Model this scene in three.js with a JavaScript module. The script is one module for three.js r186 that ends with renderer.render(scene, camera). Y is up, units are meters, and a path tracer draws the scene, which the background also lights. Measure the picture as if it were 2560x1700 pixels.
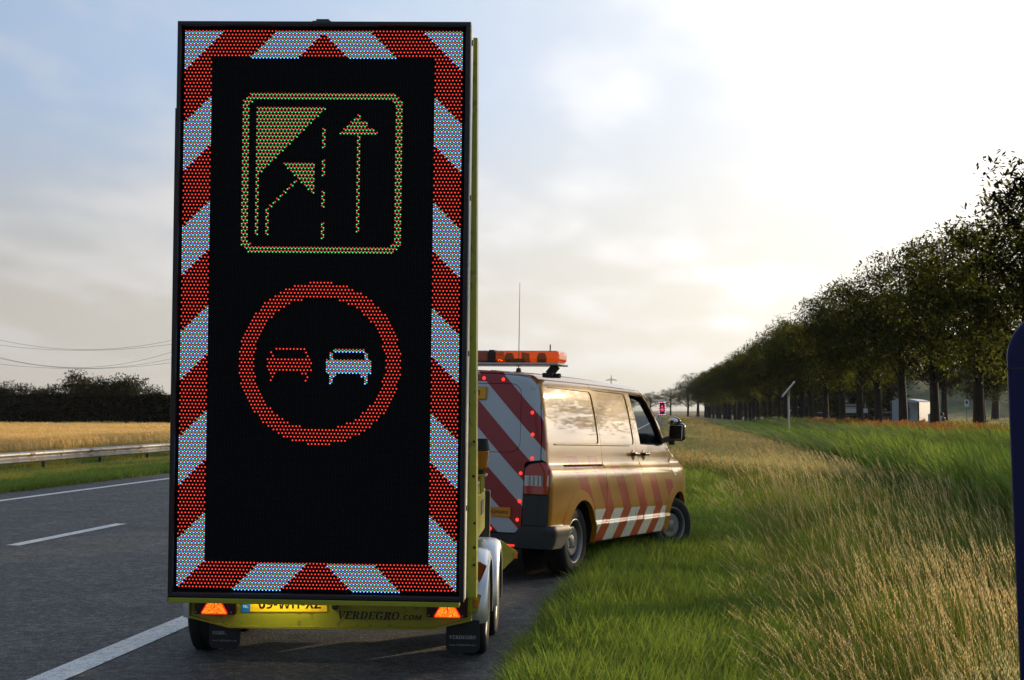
import * as THREE from 'three';
import { mergeGeometries } from 'three/addons/utils/BufferGeometryUtils.js';
import { RoundedBoxGeometry } from 'three/addons/geometries/RoundedBoxGeometry.js';
import { FontLoader } from 'three/addons/loaders/FontLoader.js';
import { TextGeometry } from 'three/addons/geometries/TextGeometry.js';
import { RectAreaLightUniformsLib } from 'three/addons/lights/RectAreaLightUniformsLib.js';

// ------------------------------------------------------------------ camera, sky, sun, exposure
const D = Math.PI / 180;
RectAreaLightUniformsLib.init();
const scene = new THREE.Scene();
const camera = new THREE.PerspectiveCamera(26.57, 1024 / 680, 0.1, 9000);
camera.rotation.order = 'YXZ';
camera.position.set(0, 1.52, 0);
camera.rotation.set(2.815 * D, 6.756 * D, 0);

const SUN_AZ = 35.6 * D, SUN_EL = 10 * D;                     // right of the road, low evening sun
const sunDir = new THREE.Vector3(Math.sin(SUN_AZ) * Math.cos(SUN_EL), Math.sin(SUN_EL), -Math.cos(SUN_AZ) * Math.cos(SUN_EL));
const sun = new THREE.DirectionalLight(new THREE.Color().setRGB(1.0, 0.76, 0.45), 5.0);
sun.position.copy(sunDir).multiplyScalar(200);
sun.shadow.radius = 1.2;
sun.castShadow = true;
sun.shadow.camera.left = -90; sun.shadow.camera.right = 90; sun.shadow.camera.top = 60; sun.shadow.camera.bottom = -40; sun.shadow.camera.far = 500;
sun.shadow.mapSize.set(4096, 4096);
scene.add(sun, sun.target);

// seeded noise
function rng(seed) { let s = seed >>> 0; return () => { s = (s + 0x6D2B79F5) | 0; let t = Math.imul(s ^ (s >>> 15), 1 | s); t = (t + Math.imul(t ^ (t >>> 7), 61 | t)) ^ t; return ((t ^ (t >>> 14)) >>> 0) / 4294967296; }; }
const hash2 = (x, y) => { let h = Math.imul(x | 0, 374761393) + Math.imul(y | 0, 668265263) | 0; h = Math.imul(h ^ (h >>> 13), 1274126177); return ((h ^ (h >>> 16)) >>> 0) / 4294967296; };
function vnoise(x, y, px = 0, py = 0) {                          // value noise, optional period
  const xi = Math.floor(x), yi = Math.floor(y), fx = x - xi, fy = y - yi;
  const w = (a, p) => p ? ((a % p) + p) % p : a;
  const u = fx * fx * (3 - 2 * fx), v = fy * fy * (3 - 2 * fy);
  const a = hash2(w(xi, px), w(yi, py)), b = hash2(w(xi + 1, px), w(yi, py)), c = hash2(w(xi, px), w(yi + 1, py)), d = hash2(w(xi + 1, px), w(yi + 1, py));
  return a + (b - a) * u + (c - a) * v + (a - b - c + d) * u * v;
}
function fbm(x, y, o = 4, p = 0) { let s = 0, a = 0.5, f = 1; for (let i = 0; i < o; i++) { s += a * vnoise(x * f, y * f, p * f, p * f); a *= 0.5; f *= 2; } return s / (1 - Math.pow(0.5, o)); }
const clamp = (x, a = 0, b = 1) => Math.min(b, Math.max(a, x));
const sstep = (a, b, x) => { const t = clamp((x - a) / (b - a)); return t * t * (3 - 2 * t); };
const lerp = (a, b, t) => a + (b - a) * t;

// evening sky: bright toward the low sun, pale blue away from it, thin streaky cloud
{
  const W = 2048, H = 1024, data = new Float32Array(W * H * 4);
  for (let j = 0; j < H; j++) {
    const el = ((j + 0.5) / H - 0.5) * Math.PI, ce = Math.cos(el), se = Math.sin(el), ed = el / D;
    for (let i = 0; i < W; i++) {
      const ph = ((i + 0.5) / W - 0.5) * 2 * Math.PI, x = Math.cos(ph) * ce, z = Math.sin(ph) * ce;
      const g = Math.acos(clamp(x * sunDir.x + se * sunDir.y + z * sunDir.z, -1, 1)) / D;
      const L = (0.29 + 2.4 * Math.exp(-g / 28) + 2 * Math.exp(-g / 5)) * (1 - 0.15 * sstep(20, 80, ed));
      const near = Math.exp(-g / 40);
      const b = sstep(3.5, 13.5, ed) * sstep(20, 60, g) + 0.45 * sstep(15, 45, ed) + 0.35 * sstep(70, 120, g);
      let r = lerp(1.05, 0.74, b), gg = lerp(1.02, 0.97, b), bl = lerp(0.97, 1.32, b);
      const warm = near * (1 - sstep(1, 14, ed)) * 0.9; r *= 1 + 0.08 * warm; bl *= 1 - 0.20 * warm;
      // streaks: cloud sheet coordinates, seamless round the azimuth by using x,z
      const k = 1 / (Math.max(se, 0) + 0.09), u = x * k, v = z * k;
      let c = fbm(u * 1.3 + 7 + 0.9 * fbm(u * 0.8, v * 0.8, 3), v * 0.75 + 3, 5);
      const c2 = fbm(u * 4.5 + 20, v * 2.2 + 9, 5);
      c = sstep(0.40, 0.68, c * 0.58 + c2 * 0.42) * sstep(-1, 5, ed);
      const m = 0.8 * c;
      r = lerp(r, 1.05, m); gg = lerp(gg, 1.03, m); bl = lerp(bl, 1.03, m);
      const q = L * (0.95 + 0.18 * c), o = (j * W + i) * 4;
      data[o] = r * q; data[o + 1] = gg * q; data[o + 2] = bl * q; data[o + 3] = 1;
    }
  }
  const t = new THREE.DataTexture(data, W, H, THREE.RGBAFormat, THREE.FloatType);
  t.mapping = THREE.EquirectangularReflectionMapping; t.magFilter = THREE.LinearFilter; t.minFilter = THREE.LinearFilter; t.needsUpdate = true;
  scene.background = t; scene.environment = t;
}
const renderer = new THREE.WebGLRenderer({ antialias: true });
renderer.setSize(1024, 680);
renderer.toneMapping = THREE.LinearToneMapping;
renderer.toneMappingExposure = 1.0;
renderer.shadowMap.enabled = true;

// ------------------------------------------------------------------ helpers
const taken = new Map();
function numbered(n) { const k = taken.get(n) || 0; taken.set(n, k + 1); return k ? `${n}_${String(k).padStart(3, '0')}` : n; }
const C = (r, g, b) => new THREE.Color().setRGB(r, g, b);
const mat = (color, roughness = 0.7, extra = {}) => new THREE.MeshStandardMaterial({ color, roughness, ...extra });
const phys = (color, roughness, extra = {}) => new THREE.MeshPhysicalMaterial({ color, roughness, ...extra });
function put(parent, name, geo, m) { const o = new THREE.Mesh(geo, m); o.name = name; o.castShadow = o.receiveShadow = true; parent.add(o); return o; }
function thing(name, label, category, group) { const g = new THREE.Group(); g.name = numbered(name); g.userData = { label, category }; if (group) g.userData.group = group; scene.add(g); return g; }
function single(name, geo, m, label, category, group) { const o = put(scene, numbered(name), geo, m); o.userData = { label, category }; if (group) o.userData.group = group; return o; }
function structure(name, geo, m, label) { const o = put(scene, numbered(name), geo, m); o.userData = { kind: 'structure', label, category: name.replace(/_/g, ' ').split(' ').slice(-2).join(' ') }; return o; }
function boxAt(x0, x1, y0, y1, z0, z1, r = 0) {
  const sx = x1 - x0, sy = y1 - y0, sz = z1 - z0;
  const g = r ? new RoundedBoxGeometry(sx, sy, sz, 2, Math.min(r, sx / 2.01, sy / 2.01, sz / 2.01)) : new THREE.BoxGeometry(sx, sy, sz);
  return g.translate((x0 + x1) / 2, (y0 + y1) / 2, (z0 + z1) / 2);
}
function bar(a, b, r, seg = 8, r2 = r) {                         // round bar from a to b
  const A = new THREE.Vector3(...a), B = new THREE.Vector3(...b), d = B.clone().sub(A), l = d.length();
  const g = new THREE.CylinderGeometry(r2, r, l, seg); g.translate(0, l / 2, 0);
  g.applyQuaternion(new THREE.Quaternion().setFromUnitVectors(new THREE.Vector3(0, 1, 0), d.normalize())); return g.translate(...a);
}
function beam(a, b, w, h) {                                      // rectangular beam from a to b
  const A = new THREE.Vector3(...a), B = new THREE.Vector3(...b), l = A.distanceTo(B), g = new THREE.BoxGeometry(w, h, l);
  const o = new THREE.Object3D(); o.position.copy(A).add(B).multiplyScalar(0.5); o.lookAt(B); o.updateMatrix(); return g.applyMatrix4(o.matrix);
}
function prism(pts, depth, bevel = 0) {                          // polygon in xy, extruded along -z from z=0
  const s = new THREE.Shape(pts.map(p => new THREE.Vector2(p[0], p[1])));
  const g = new THREE.ExtrudeGeometry(s, { depth, bevelEnabled: bevel > 0, bevelSize: bevel, bevelThickness: bevel, bevelSegments: 2, bevelOffset: -bevel, curveSegments: 10 });
  return g.translate(0, 0, -depth);
}
const merge = gs => mergeGeometries(gs.map(g => { const q = g.index ? g.toNonIndexed() : g.clone(); for (const k of Object.keys(q.attributes)) if (!['position', 'normal', 'uv'].includes(k)) q.deleteAttribute(k); if (!q.attributes.uv) q.setAttribute('uv', new THREE.BufferAttribute(new Float32Array(q.attributes.position.count * 2), 2)); return q; }), false);
function fromArrays(p, n, uv, col) {
  const g = new THREE.BufferGeometry();
  g.setAttribute('position', new THREE.Float32BufferAttribute(p, 3));
  if (n) g.setAttribute('normal', new THREE.Float32BufferAttribute(n, 3)); else g.computeVertexNormals();
  g.setAttribute('uv', new THREE.Float32BufferAttribute(uv || new Float32Array(p.length / 3 * 2), 2));
  if (col) g.setAttribute('color', new THREE.Float32BufferAttribute(col, 3));
  return g;
}
function taperTube(pts, radii, seg = 8) {
  const curve = new THREE.CatmullRomCurve3(pts.map(p => new THREE.Vector3(...p)));
  const n = (pts.length - 1) * 4, g = new THREE.TubeGeometry(curve, n, 1, seg, false), p = g.attributes.position;
  for (let i = 0; i <= n; i++) {
    const t = i / n * (radii.length - 1), k = Math.min(radii.length - 2, Math.floor(t)), r = lerp(radii[k], radii[k + 1], t - k), c = curve.getPointAt(i / n);
    for (let j = 0; j <= seg; j++) { const q = i * (seg + 1) + j; p.setXYZ(q, c.x + (p.getX(q) - c.x) * r, c.y + (p.getY(q) - c.y) * r, c.z + (p.getZ(q) - c.z) * r); }
  }
  return g;
}
function dataTex(n, fn, srgb = false) {                          // fn(u,v) -> [r,g,b] 0..1, tiles if fn does
  const d = new Uint8Array(n * n * 4);
  for (let j = 0; j < n; j++) for (let i = 0; i < n; i++) { const c = fn((i + 0.5) / n, (j + 0.5) / n), o = (j * n + i) * 4; d[o] = clamp(c[0]) * 255; d[o + 1] = clamp(c[1]) * 255; d[o + 2] = clamp(c[2]) * 255; d[o + 3] = 255; }
  const t = new THREE.DataTexture(d, n, n); t.wrapS = t.wrapT = THREE.RepeatWrapping; t.magFilter = THREE.LinearFilter; t.minFilter = THREE.LinearMipmapLinearFilter; t.generateMipmaps = true;
  if (srgb) t.colorSpace = THREE.SRGBColorSpace; t.needsUpdate = true; return t;
}
function canvasTex(w, h, draw) {
  const c = document.createElement('canvas'); c.width = w; c.height = h; draw(c.getContext('2d'), w, h);
  const t = new THREE.CanvasTexture(c); t.colorSpace = THREE.SRGBColorSpace; t.magFilter = THREE.LinearFilter; return t;
}
const tabAt = (tab, x) => { if (x <= tab[0][0]) return tab[0][1]; for (let i = 1; i < tab.length; i++) if (x <= tab[i][0]) return lerp(tab[i - 1][1], tab[i][1], (x - tab[i - 1][0]) / (tab[i][0] - tab[i - 1][0])); return tab[tab.length - 1][1]; };
const ordinals = ['first', 'second', 'third', 'fourth', 'fifth', 'sixth', 'seventh', 'eighth', 'ninth', 'tenth', 'eleventh', 'twelfth', 'thirteenth', 'fourteenth', 'fifteenth', 'sixteenth', 'seventeenth', 'eighteenth', 'nineteenth', 'twentieth', 'twenty-first', 'twenty-second', 'twenty-third', 'twenty-fourth', 'twenty-fifth', 'twenty-sixth', 'twenty-seventh', 'twenty-eighth', 'twenty-ninth', 'thirtieth', 'thirty-first', 'thirty-second', 'thirty-third', 'thirty-fourth', 'thirty-fifth', 'thirty-sixth', 'thirty-seventh', 'thirty-eighth', 'thirty-ninth', 'fortieth'];
// a place given by the angle right of the camera's axis (as a tangent) and the distance along it
const YAW = 6.756 * D;
const atView = (tx, d) => { const x = tx * d, z = -d; return [x * Math.cos(YAW) + z * Math.sin(YAW), -x * Math.sin(YAW) + z * Math.cos(YAW)]; };

// ------------------------------------------------------------------ terrain, road, markings
const bendX = z => { const t = Math.max(0, -z - 60); return -3.6e-5 * t * t; };           // the road bends gently left far ahead
const profile = [[-4000, 0], [-60, 0.0], [-24, -0.08], [-18, -0.12], [-15.5, -0.02], [-12.6, 0.13], [-11.6, 0.128], [-0.93, 0.010], [0, -0.08], [2, -0.27], [5, -0.5], [6.6, -0.85], [8.6, -0.9], [10.6, -0.35], [13.5, -0.1], [22, 0], [60, 0.1], [4000, 0.3]];
const groundY = (x, z) => tabAt(profile, x - bendX(z));
function sheet(xs, zs, yf, follow = true) {
  const p = [], uv = [], idx = [];
  for (const z of zs) for (const x0 of xs) { const x = follow ? x0 + bendX(z) : x0; p.push(x, yf(x0, z), z); uv.push(x, -z); }
  for (let j = 0; j < zs.length - 1; j++) for (let i = 0; i < xs.length - 1; i++) { const a = j * xs.length + i, b = a + 1, c = a + xs.length, d = c + 1; idx.push(a, b, c, b, d, c); }
  const g = new THREE.BufferGeometry(); g.setAttribute('position', new THREE.Float32BufferAttribute(p, 3)); g.setAttribute('uv', new THREE.Float32BufferAttribute(uv, 2)); g.setIndex(idx); g.computeVertexNormals(); return g;
}
const zsFar = [60, 30, 15, 5]; for (let z = 0; z > -80; z -= 4) zsFar.push(z); for (let z = -80; z > -600; z -= 20) zsFar.push(z); zsFar.push(-620, -800, -1100, -1600, -2500, -5000);
{
  const xs = [-4000, -1500, -600, -200, -100, -60, -40, -30, -24, -21, -18, -16.8, -15.5, -14, -12.6, -11.9, -11.61, -11.4, -6, -1.1, -0.95, -0.6, 0, 0.7, 1.4, 2, 3, 4, 5, 5.8, 6.6, 7.6, 8.6, 9.6, 10.6, 12, 13.5, 17, 22, 40, 60, 150, 400, 1200, 4000];
  const soil = dataTex(512, (u, v) => { const a = fbm(u * 16, v * 16, 5, 16), b = vnoise(u * 128, v * 128, 128, 128), k = 0.55 + 0.7 * a * (0.6 + 0.4 * b); return [0.29 * k, 0.31 * k, 0.13 * k]; }, true);
  soil.repeat.set(0.4, 0.4);
  structure('ground', sheet(xs, zsFar, (x, z) => tabAt(profile, x) - (x > -11.55 && x < -0.98 ? 0.06 : 0) + (x < -12 || x > -0.5 ? 0.03 * (fbm(x * 0.7 + 50, z * 0.7 + 90, 3) - 0.5) : 0)), mat(0xffffff, 1, { map: soil }), 'grassy ground on both sides of the road');
}
const asphaltTex = dataTex(1024, (u, v) => {
  const st = vnoise(u * 220, v * 220, 220, 220), st2 = vnoise(u * 410 + 3, v * 410, 410, 410), m = fbm(u * 10, v * 10, 4, 10);
  let k = 0.25 + 0.10 * (m - 0.5) + 0.22 * (st - 0.5) + 0.16 * (st2 - 0.5) + 0.15 * (vnoise(u * 52 + 9, v * 52, 52, 52) - 0.5); const w = hash2(Math.floor(u * 410), Math.floor(v * 410)); if (w > 0.955) k += 0.34 * vnoise(u * 300, v * 300, 300, 300); if (w < 0.05) k -= 0.07;
  return [k, k * 0.99, k * 0.985];
}, true); asphaltTex.repeat.set(1 / 2.3, 1 / 2.3);
const asphaltBump = dataTex(512, (u, v) => { const a = vnoise(u * 150, v * 150, 150, 150) * 0.6 + vnoise(u * 256, v * 256, 256, 256) * 0.4; return [a, a, a]; }); asphaltBump.repeat.set(1 / 1.7, 1 / 1.7);
{
  const xs = []; for (let x = -11.6; x < -1; x += 0.25) xs.push(x); xs.push(-0.95);
  const zs = [40, 10, 0]; for (let z = -3; z > -60; z -= 0.75) zs.push(z); for (let z = -60; z > -1200; z -= 20) zs.push(z);
  const g = sheet(xs, zs, (x) => -0.011 * x);
  // worn lanes: broad tone bands along the wheel tracks (polished stone and tyre rubber), random patches, darker shoulder
  const P = g.attributes.position, cols = []; for (let i = 0; i < P.count; i++) { const x = P.getX(i), z = P.getZ(i); let k = 1; for (const c of [-9.5, -7.95, -6.1, -4.45]) k += 0.13 * Math.exp(-(((x - c) / 0.42) ** 2)); k *= 0.86 + 0.30 * fbm(x * 0.9 + 60, z * 0.10 + 30, 4) + 0.10 * (fbm(x * 2.5, z * 1.2, 2) - 0.5); if (x > -3.5) k *= 0.84; cols.push(k * 1.01, k, k * 0.985); }
  g.setAttribute('color', new THREE.Float32BufferAttribute(cols, 3));
  const m = mat(0xffffff, 0.82, { vertexColors: true, map: asphaltTex, bumpMap: asphaltBump, bumpScale: 0.006 });
  structure('road', g, m, 'grey asphalt motorway lanes and hard shoulder');
  // ragged pavement edge: a low crumbled lip toward the verge
  const R = rng(5), p = [], uv = [], idx = []; let n = 0;
  for (let z = 12; z > -120; z -= 0.22) { const e = -0.90 + 0.10 * (fbm(z * 0.9 + 40, 3, 3) - 0.5) * 2 + 0.03 * (R() - 0.5); p.push(-0.952, 0.0105, z, e, 0.002, z, e + 0.05, -0.05, z); uv.push(-0.95, -z, e, -z, e + 0.05, -z); if (n) { const a = (n - 1) * 3, b = n * 3; idx.push(a, a + 1, b, a + 1, b + 1, b, a + 1, a + 2, b + 1, a + 2, b + 2, b + 1); } n++; }
  const eg = new THREE.BufferGeometry(); eg.setAttribute('position', new THREE.Float32BufferAttribute(p, 3)); eg.setAttribute('uv', new THREE.Float32BufferAttribute(uv, 2)); eg.setIndex(idx); eg.computeVertexNormals();
  structure('road_edge', eg, mat(0xffffff, 0.82, { map: asphaltTex }), 'crumbled asphalt edge along the grass verge');
}
const paintTex = dataTex(512, (u, v) => { const a = fbm(u * 40, v * 40, 4, 40), s = vnoise(u * 200, v * 200, 200, 200); const w = sstep(0.18, 0.5, a * 0.45 + s * 0.55); const k = lerp(0.46, 0.86, w); return [k, k, k * 0.985]; }, true); paintTex.repeat.set(0.9, 0.9);
const paintMat = mat(0xffffff, 0.7, { map: paintTex, bumpMap: asphaltBump, bumpScale: 0.003 });
function marking(x0, x1, z0, z1, label) {
  const n = Math.max(2, Math.ceil(Math.abs(z1 - z0) / 10)), zs = []; for (let i = 0; i <= n; i++) zs.push(lerp(z0, z1, i / n));
  structure('road_marking', sheet([x0, x1], zs, (x) => -0.011 * x + 0.005), paintMat, label);
}
marking(-3.59, -3.385, 20, -700, 'solid white line along the hard shoulder');
marking(-10.66, -10.50, 20, -700, 'solid white line at the far left edge of the road');
for (let k = -1; k < 30; k++) { const z = -14.75 - 12 * k; marking(-7.20, -7.05, z, z - 3, k === 0 ? 'white lane dash left of the trailer' : k < 0 ? 'white lane dash nearer than the picture shows' : 'white lane dash hidden farther along the road'); }
// ------------------------------------------------------------------ trees, hedges
const leafMat = phys(0xffffff, 1.0, { vertexColors: true, transmission: 0.5, thickness: 0, side: THREE.DoubleSide, specularIntensity: 0.25 });
const barkTex = dataTex(256, (u, v) => { const k = 0.55 + 0.6 * fbm(u * 24, v * 6, 4, 2) * (0.5 + 0.5 * vnoise(u * 48, v * 8, 48, 8)); return [0.24 * k, 0.215 * k, 0.18 * k]; }, true);
const barkMat = mat(0xffffff, 0.95, { map: barkTex, bumpMap: barkTex, bumpScale: 0.02 });
class Leaves {
  constructor() { this.p = []; this.c = []; this.i = []; this.n = []; }
  leaf(x, y, z, len, wid, R, col, droop = 0) {
    const th = R() * 6.283, up = (R() - 0.5) * 1.5 - droop, dx = Math.cos(th) * Math.cos(up), dy = Math.sin(up), dz = Math.sin(th) * Math.cos(up);
    let sx = -Math.sin(th), sz = Math.cos(th), sy = (R() - 0.5) * 1.2; const q = Math.hypot(sx, sy, sz); sx /= q; sy /= q; sz /= q;
    const k = this.p.length / 3, L = len / 2, W = wid / 2;
    this.p.push(x - dx * L, y - dy * L, z - dz * L, x + sx * W, y + sy * W, z + sz * W, x + dx * L, y + dy * L, z + dz * L, x - sx * W, y - sy * W, z - sz * W);
    const nx = dy * sz - dz * sy, ny = dz * sx - dx * sz, nz = dx * sy - dy * sx, nq = Math.hypot(nx, ny, nz) || 1;
    for (let a = 0; a < 4; a++) { this.c.push(...col); this.n.push(nx / nq, ny / nq, nz / nq); }
    this.i.push(k, k + 1, k + 2, k, k + 2, k + 3);
  }
  build() {
    const g = new THREE.BufferGeometry(); g.setAttribute('position', new THREE.Float32BufferAttribute(this.p, 3)); g.setAttribute('normal', new THREE.Float32BufferAttribute(this.n, 3)); g.setAttribute('color', new THREE.Float32BufferAttribute(this.c, 3));
    g.setAttribute('uv', new THREE.Float32BufferAttribute(new Float32Array(this.p.length / 3 * 2), 2)); g.setIndex(this.i); return g;
  }
}
const green = (R, base, spread = 0.3) => { const k = 1 + spread * (R() - 0.5) * 2, h = (R() - 0.5) * 0.25; return [base[0] * k * (1 + h), base[1] * k, base[2] * k * (1 - h)]; };
// an avenue tree: tapered trunk, limbs, and a crown of leaf clumps hung on the limbs' ends
function treeVariant(seed, { h = 11.5, base = 3.3, rx = 5.0, clumps = 240, per = 68, leaf = 0.265, tone = [0.265, 0.325, 0.052] } = {}) {
  const R = rng(seed), L = new Leaves(), wood = [];
  const lean = (R() - 0.5) * 0.5, lz = (R() - 0.5) * 0.5;
  wood.push(taperTube([[0, -0.2, 0], [lean * 0.2, base * 0.5, lz * 0.2], [lean * 0.5, base, lz * 0.5], [lean, h * 0.62, lz], [lean * 1.3, h * 0.9, lz * 1.2]], [0.34, 0.26, 0.22, 0.13, 0.03], 9));
  for (let k = 0; k < 9; k++) { const a = R() * 6.283, y0 = lerp(base * 0.95, h * 0.7, R()), l = rx * (0.42 + 0.28 * R()); wood.push(taperTube([[lean * 0.6, y0, lz * 0.6], [Math.cos(a) * l * 0.5, y0 + l * 0.42, Math.sin(a) * l * 0.5], [Math.cos(a) * l, y0 + l * 0.72, Math.sin(a) * l]], [0.10, 0.06, 0.02], 6)); }
  const cy = (base + h) / 2 + 0.1, ry = (h - base) / 2, s0 = R() * 100;
  for (let k = 0; k < clumps; k++) {
    const a = R() * 6.283, q = Math.acos(2 * R() - 1), sh = Math.pow(R(), 0.42);
    let dx = Math.sin(q) * Math.cos(a), dy = Math.cos(q), dz = Math.sin(q) * Math.sin(a);
    const bump = 0.74 + 0.52 * vnoise(dx * 2.6 + s0, dy * 2.6 + dz * 2.6 + s0 * 1.3), wide = dy < 0 ? 1 - 0.25 * dy * dy : 1 - 0.12 * dy;
    const px = lean + dx * rx * sh * bump * wide, py = cy + dy * ry * sh * (0.82 + 0.3 * bump * 0.6), pz = lz + dz * rx * sh * bump * wide;
    const cr = 0.55 + 0.75 * R(), tone2 = green(R, tone, 0.22);
    for (let m = 0; m < per; m++) { const t = R() * 6.283, f = Math.acos(2 * R() - 1), rr = cr * Math.pow(R(), 0.5); L.leaf(px + rr * Math.sin(f) * Math.cos(t), py + rr * Math.cos(f) * 0.72 - 0.15 * rr * rr, pz + rr * Math.sin(f) * Math.sin(t), leaf * (0.6 + 0.8 * R()), leaf * (0.28 + 0.25 * R()), R, green(R, tone2, 0.3), 0.35); }
  }
  return { wood: merge(wood), crown: L.build() };
}
const avenue = [11, 22, 33, 44].map(s => treeVariant(s));
const highAvenue = [55, 56].map(s => treeVariant(s, { base: 5.6 }));
const smallTree = [61, 62].map(s => treeVariant(s, { h: 8, base: 2.4, rx: 3.0, clumps: 120, per: 60, leaf: 0.32, tone: [0.19, 0.24, 0.07] }));
const shrubTree = [71, 72, 73].map(s => treeVariant(s, { h: 4.6, base: 0.9, rx: 2.2, clumps: 95, per: 70, leaf: 0.30, tone: [0.09, 0.12, 0.035] }));
function plantTree(v, x, z, turn, s, label, group, name = 'avenue_tree', sy = s) {
  const t = thing(name, label, 'tree', group); t.position.set(x, groundY(x, z) - 0.05, z); t.rotation.y = turn; t.scale.set(s, sy, s);
  put(t, 'trunk', v.wood, barkMat); put(t, 'crown', v.crown, leafMat); return t;
}
{
  const R = rng(77);
  // the avenue right of the road; distances read off the trunks, nearer ones stand outside the frame and shade the road
  const ts = [4, 14, 24, 33, 41, 49, 57, 66, 76, 88, 97, 107, 118, 126.5, 138, 148]; for (let t = 158; t < 420; t += 10) ts.push(t + (R() - 0.5) * 3);
  let seen = 0;
  ts.forEach((t, i) => {
    const x = 17.0 - 0.026 * t + (t > 76 ? (R() - 0.5) * 0.5 : 0), z = -t, out = t < 60;
    const label = out ? `avenue tree outside the picture, ${ordinals[i]} from the camera on the right` : `dark green avenue tree behind the reeds, ${ordinals[seen++]} from the blue post`;
    plantTree(out && t !== 41 ? highAvenue[i % 2] : avenue[i % 4], x, z, R() * 6.283, 0.98 + 0.08 * R(), label, out ? 'avenue trees outside the picture' : 'row of avenue trees', 'avenue_tree', (t < 50 ? 1.06 : t < 80 ? 0.91 : 0.97) + 0.09 * R());
  });
  // smaller trees on the rest area behind the avenue
  const back = [[0.352, 125, 1.0, 'slim young tree at the right, nearest the blue post'], [0.327, 128, 0.9, 'young tree right of the thick avenue trunk'], [0.30, 170, 1.35, 'bushy tree behind the white cabin, right of its awning'], [0.262, 185, 1.3, 'dark bushy tree straight above the white cabin'], [0.243, 150, 0.8, 'young tree between the flatbed truck and the white cabin'], [0.225, 200, 1.5, 'bushy tree behind the flatbed truck'], [0.19, 230, 1.4, 'bushy tree left of the flatbed truck'], [0.335, 190, 1.7, 'tall dark tree on the embankment slope at the right'], [0.372, 160, 1.5, 'dark tree partly behind the blue post']];
  back.forEach(([tx, d, s, label], i) => { const [x, z] = atView(tx, d); plantTree(smallTree[i % 2], x, z, R() * 6, s, label, 'young trees on the rest area', 'young_tree'); });
  // shrubs over the hedge at the left
  const left = [[-0.345, 128, 0.86, 'dark shrub tree above the hedge at the left picture edge'], [-0.322, 131, 0.84, 'dark shrub tree above the hedge, second from the left'], [-0.303, 133, 1.06, 'tallest feathery shrub tree above the hedge'], [-0.283, 130, 0.96, 'low round shrub tree right of the tallest one above the hedge'], [-0.270, 131, 1.05, 'broad leafy shrub tree above the hedge'], [-0.252, 135, 0.80, 'low shrub tree above the hedge nearest the trailer'], [-0.3615, 130, 0.8, 'shrub tree above the hedge just outside the picture']];
  left.forEach(([tx, d, s, label], i) => { const [x, z] = atView(tx, d); plantTree(shrubTree[i % 3], x, z, R() * 6, s, label, 'shrub trees behind the hedge', 'shrub_tree'); });
  // far tree line where the road disappears
  const far = [[0.068, 640, 1.0], [0.082, 620, 1.05], [0.096, 600, 1.15], [0.110, 560, 1.3], [0.122, 520, 1.5], [0.129, 470, 1.75]];
  far.forEach(([tx, d, s], i) => { const [x, z] = atView(tx, d); const t = plantTree(avenue[(i + 1) % 4], x, z, R() * 6, s * 0.92, `far hazy tree beyond the distant sign, ${ordinals[i]} counting from the van`, 'far tree line', 'far_tree', s * 0.72); });
}
{ // clipped hedge across the field at the left
  const R = rng(9), L = new Leaves(), [xa, za] = atView(-0.50, 104), [xb, zb] = atView(-0.10, 108), len = Math.hypot(xb - xa, zb - za), th = 1.3, H = 2.62;
  for (let k = 0; k < 26000; k++) {
    const s = R() * len, f = R(); let u, y;
    if (f < 0.72) { y = H * R(); u = th + 0.16 * (R() - 0.6) + 0.22 * (fbm(s * 0.6, y * 1.2, 3) - 0.5); } else { y = H + 0.10 * (R() - 0.4) + 0.25 * (fbm(s * 0.5 + 9, 2, 3) - 0.5); u = (R() * 2 - 1) * th; }
    L.leaf(s, y, u, 0.24 * (0.6 + R()), 0.12, R, green(R, [0.045, 0.058, 0.024], 0.35));
  }
  const h = thing('clipped_hedge', 'long dark clipped hedge across the field at the left', 'hedge');
  h.position.set(xa, 0, za); h.rotation.y = -Math.atan2(zb - za, xb - xa);
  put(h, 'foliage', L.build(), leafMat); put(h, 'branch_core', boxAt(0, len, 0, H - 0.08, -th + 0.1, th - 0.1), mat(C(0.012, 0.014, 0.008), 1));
}
{ // dense wood edge far behind the avenue trunks
  const R = rng(19), L = new Leaves();
  for (let k = 0; k < 24000; k++) { const t = 1 / lerp(1 / 560, 1 / 165, R()), x = 25 - 0.03 * t + 5 * R(), top = 4.2 + 2.4 * fbm(t * 0.06, 4, 3), y = top * Math.pow(R(), 0.7), s = t / 330; L.leaf(x, y, -t, 0.8 * (0.6 + R()) * Math.max(0.6, s), 0.42 * Math.max(0.6, s), R, green(R, [0.10, 0.125, 0.045], 0.3)); }
  const o = put(scene, 'wood_edge', L.build(), leafMat); o.userData = { kind: 'stuff', label: 'dark dense wood edge far behind the avenue trunks', category: 'wood' };
}
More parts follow.
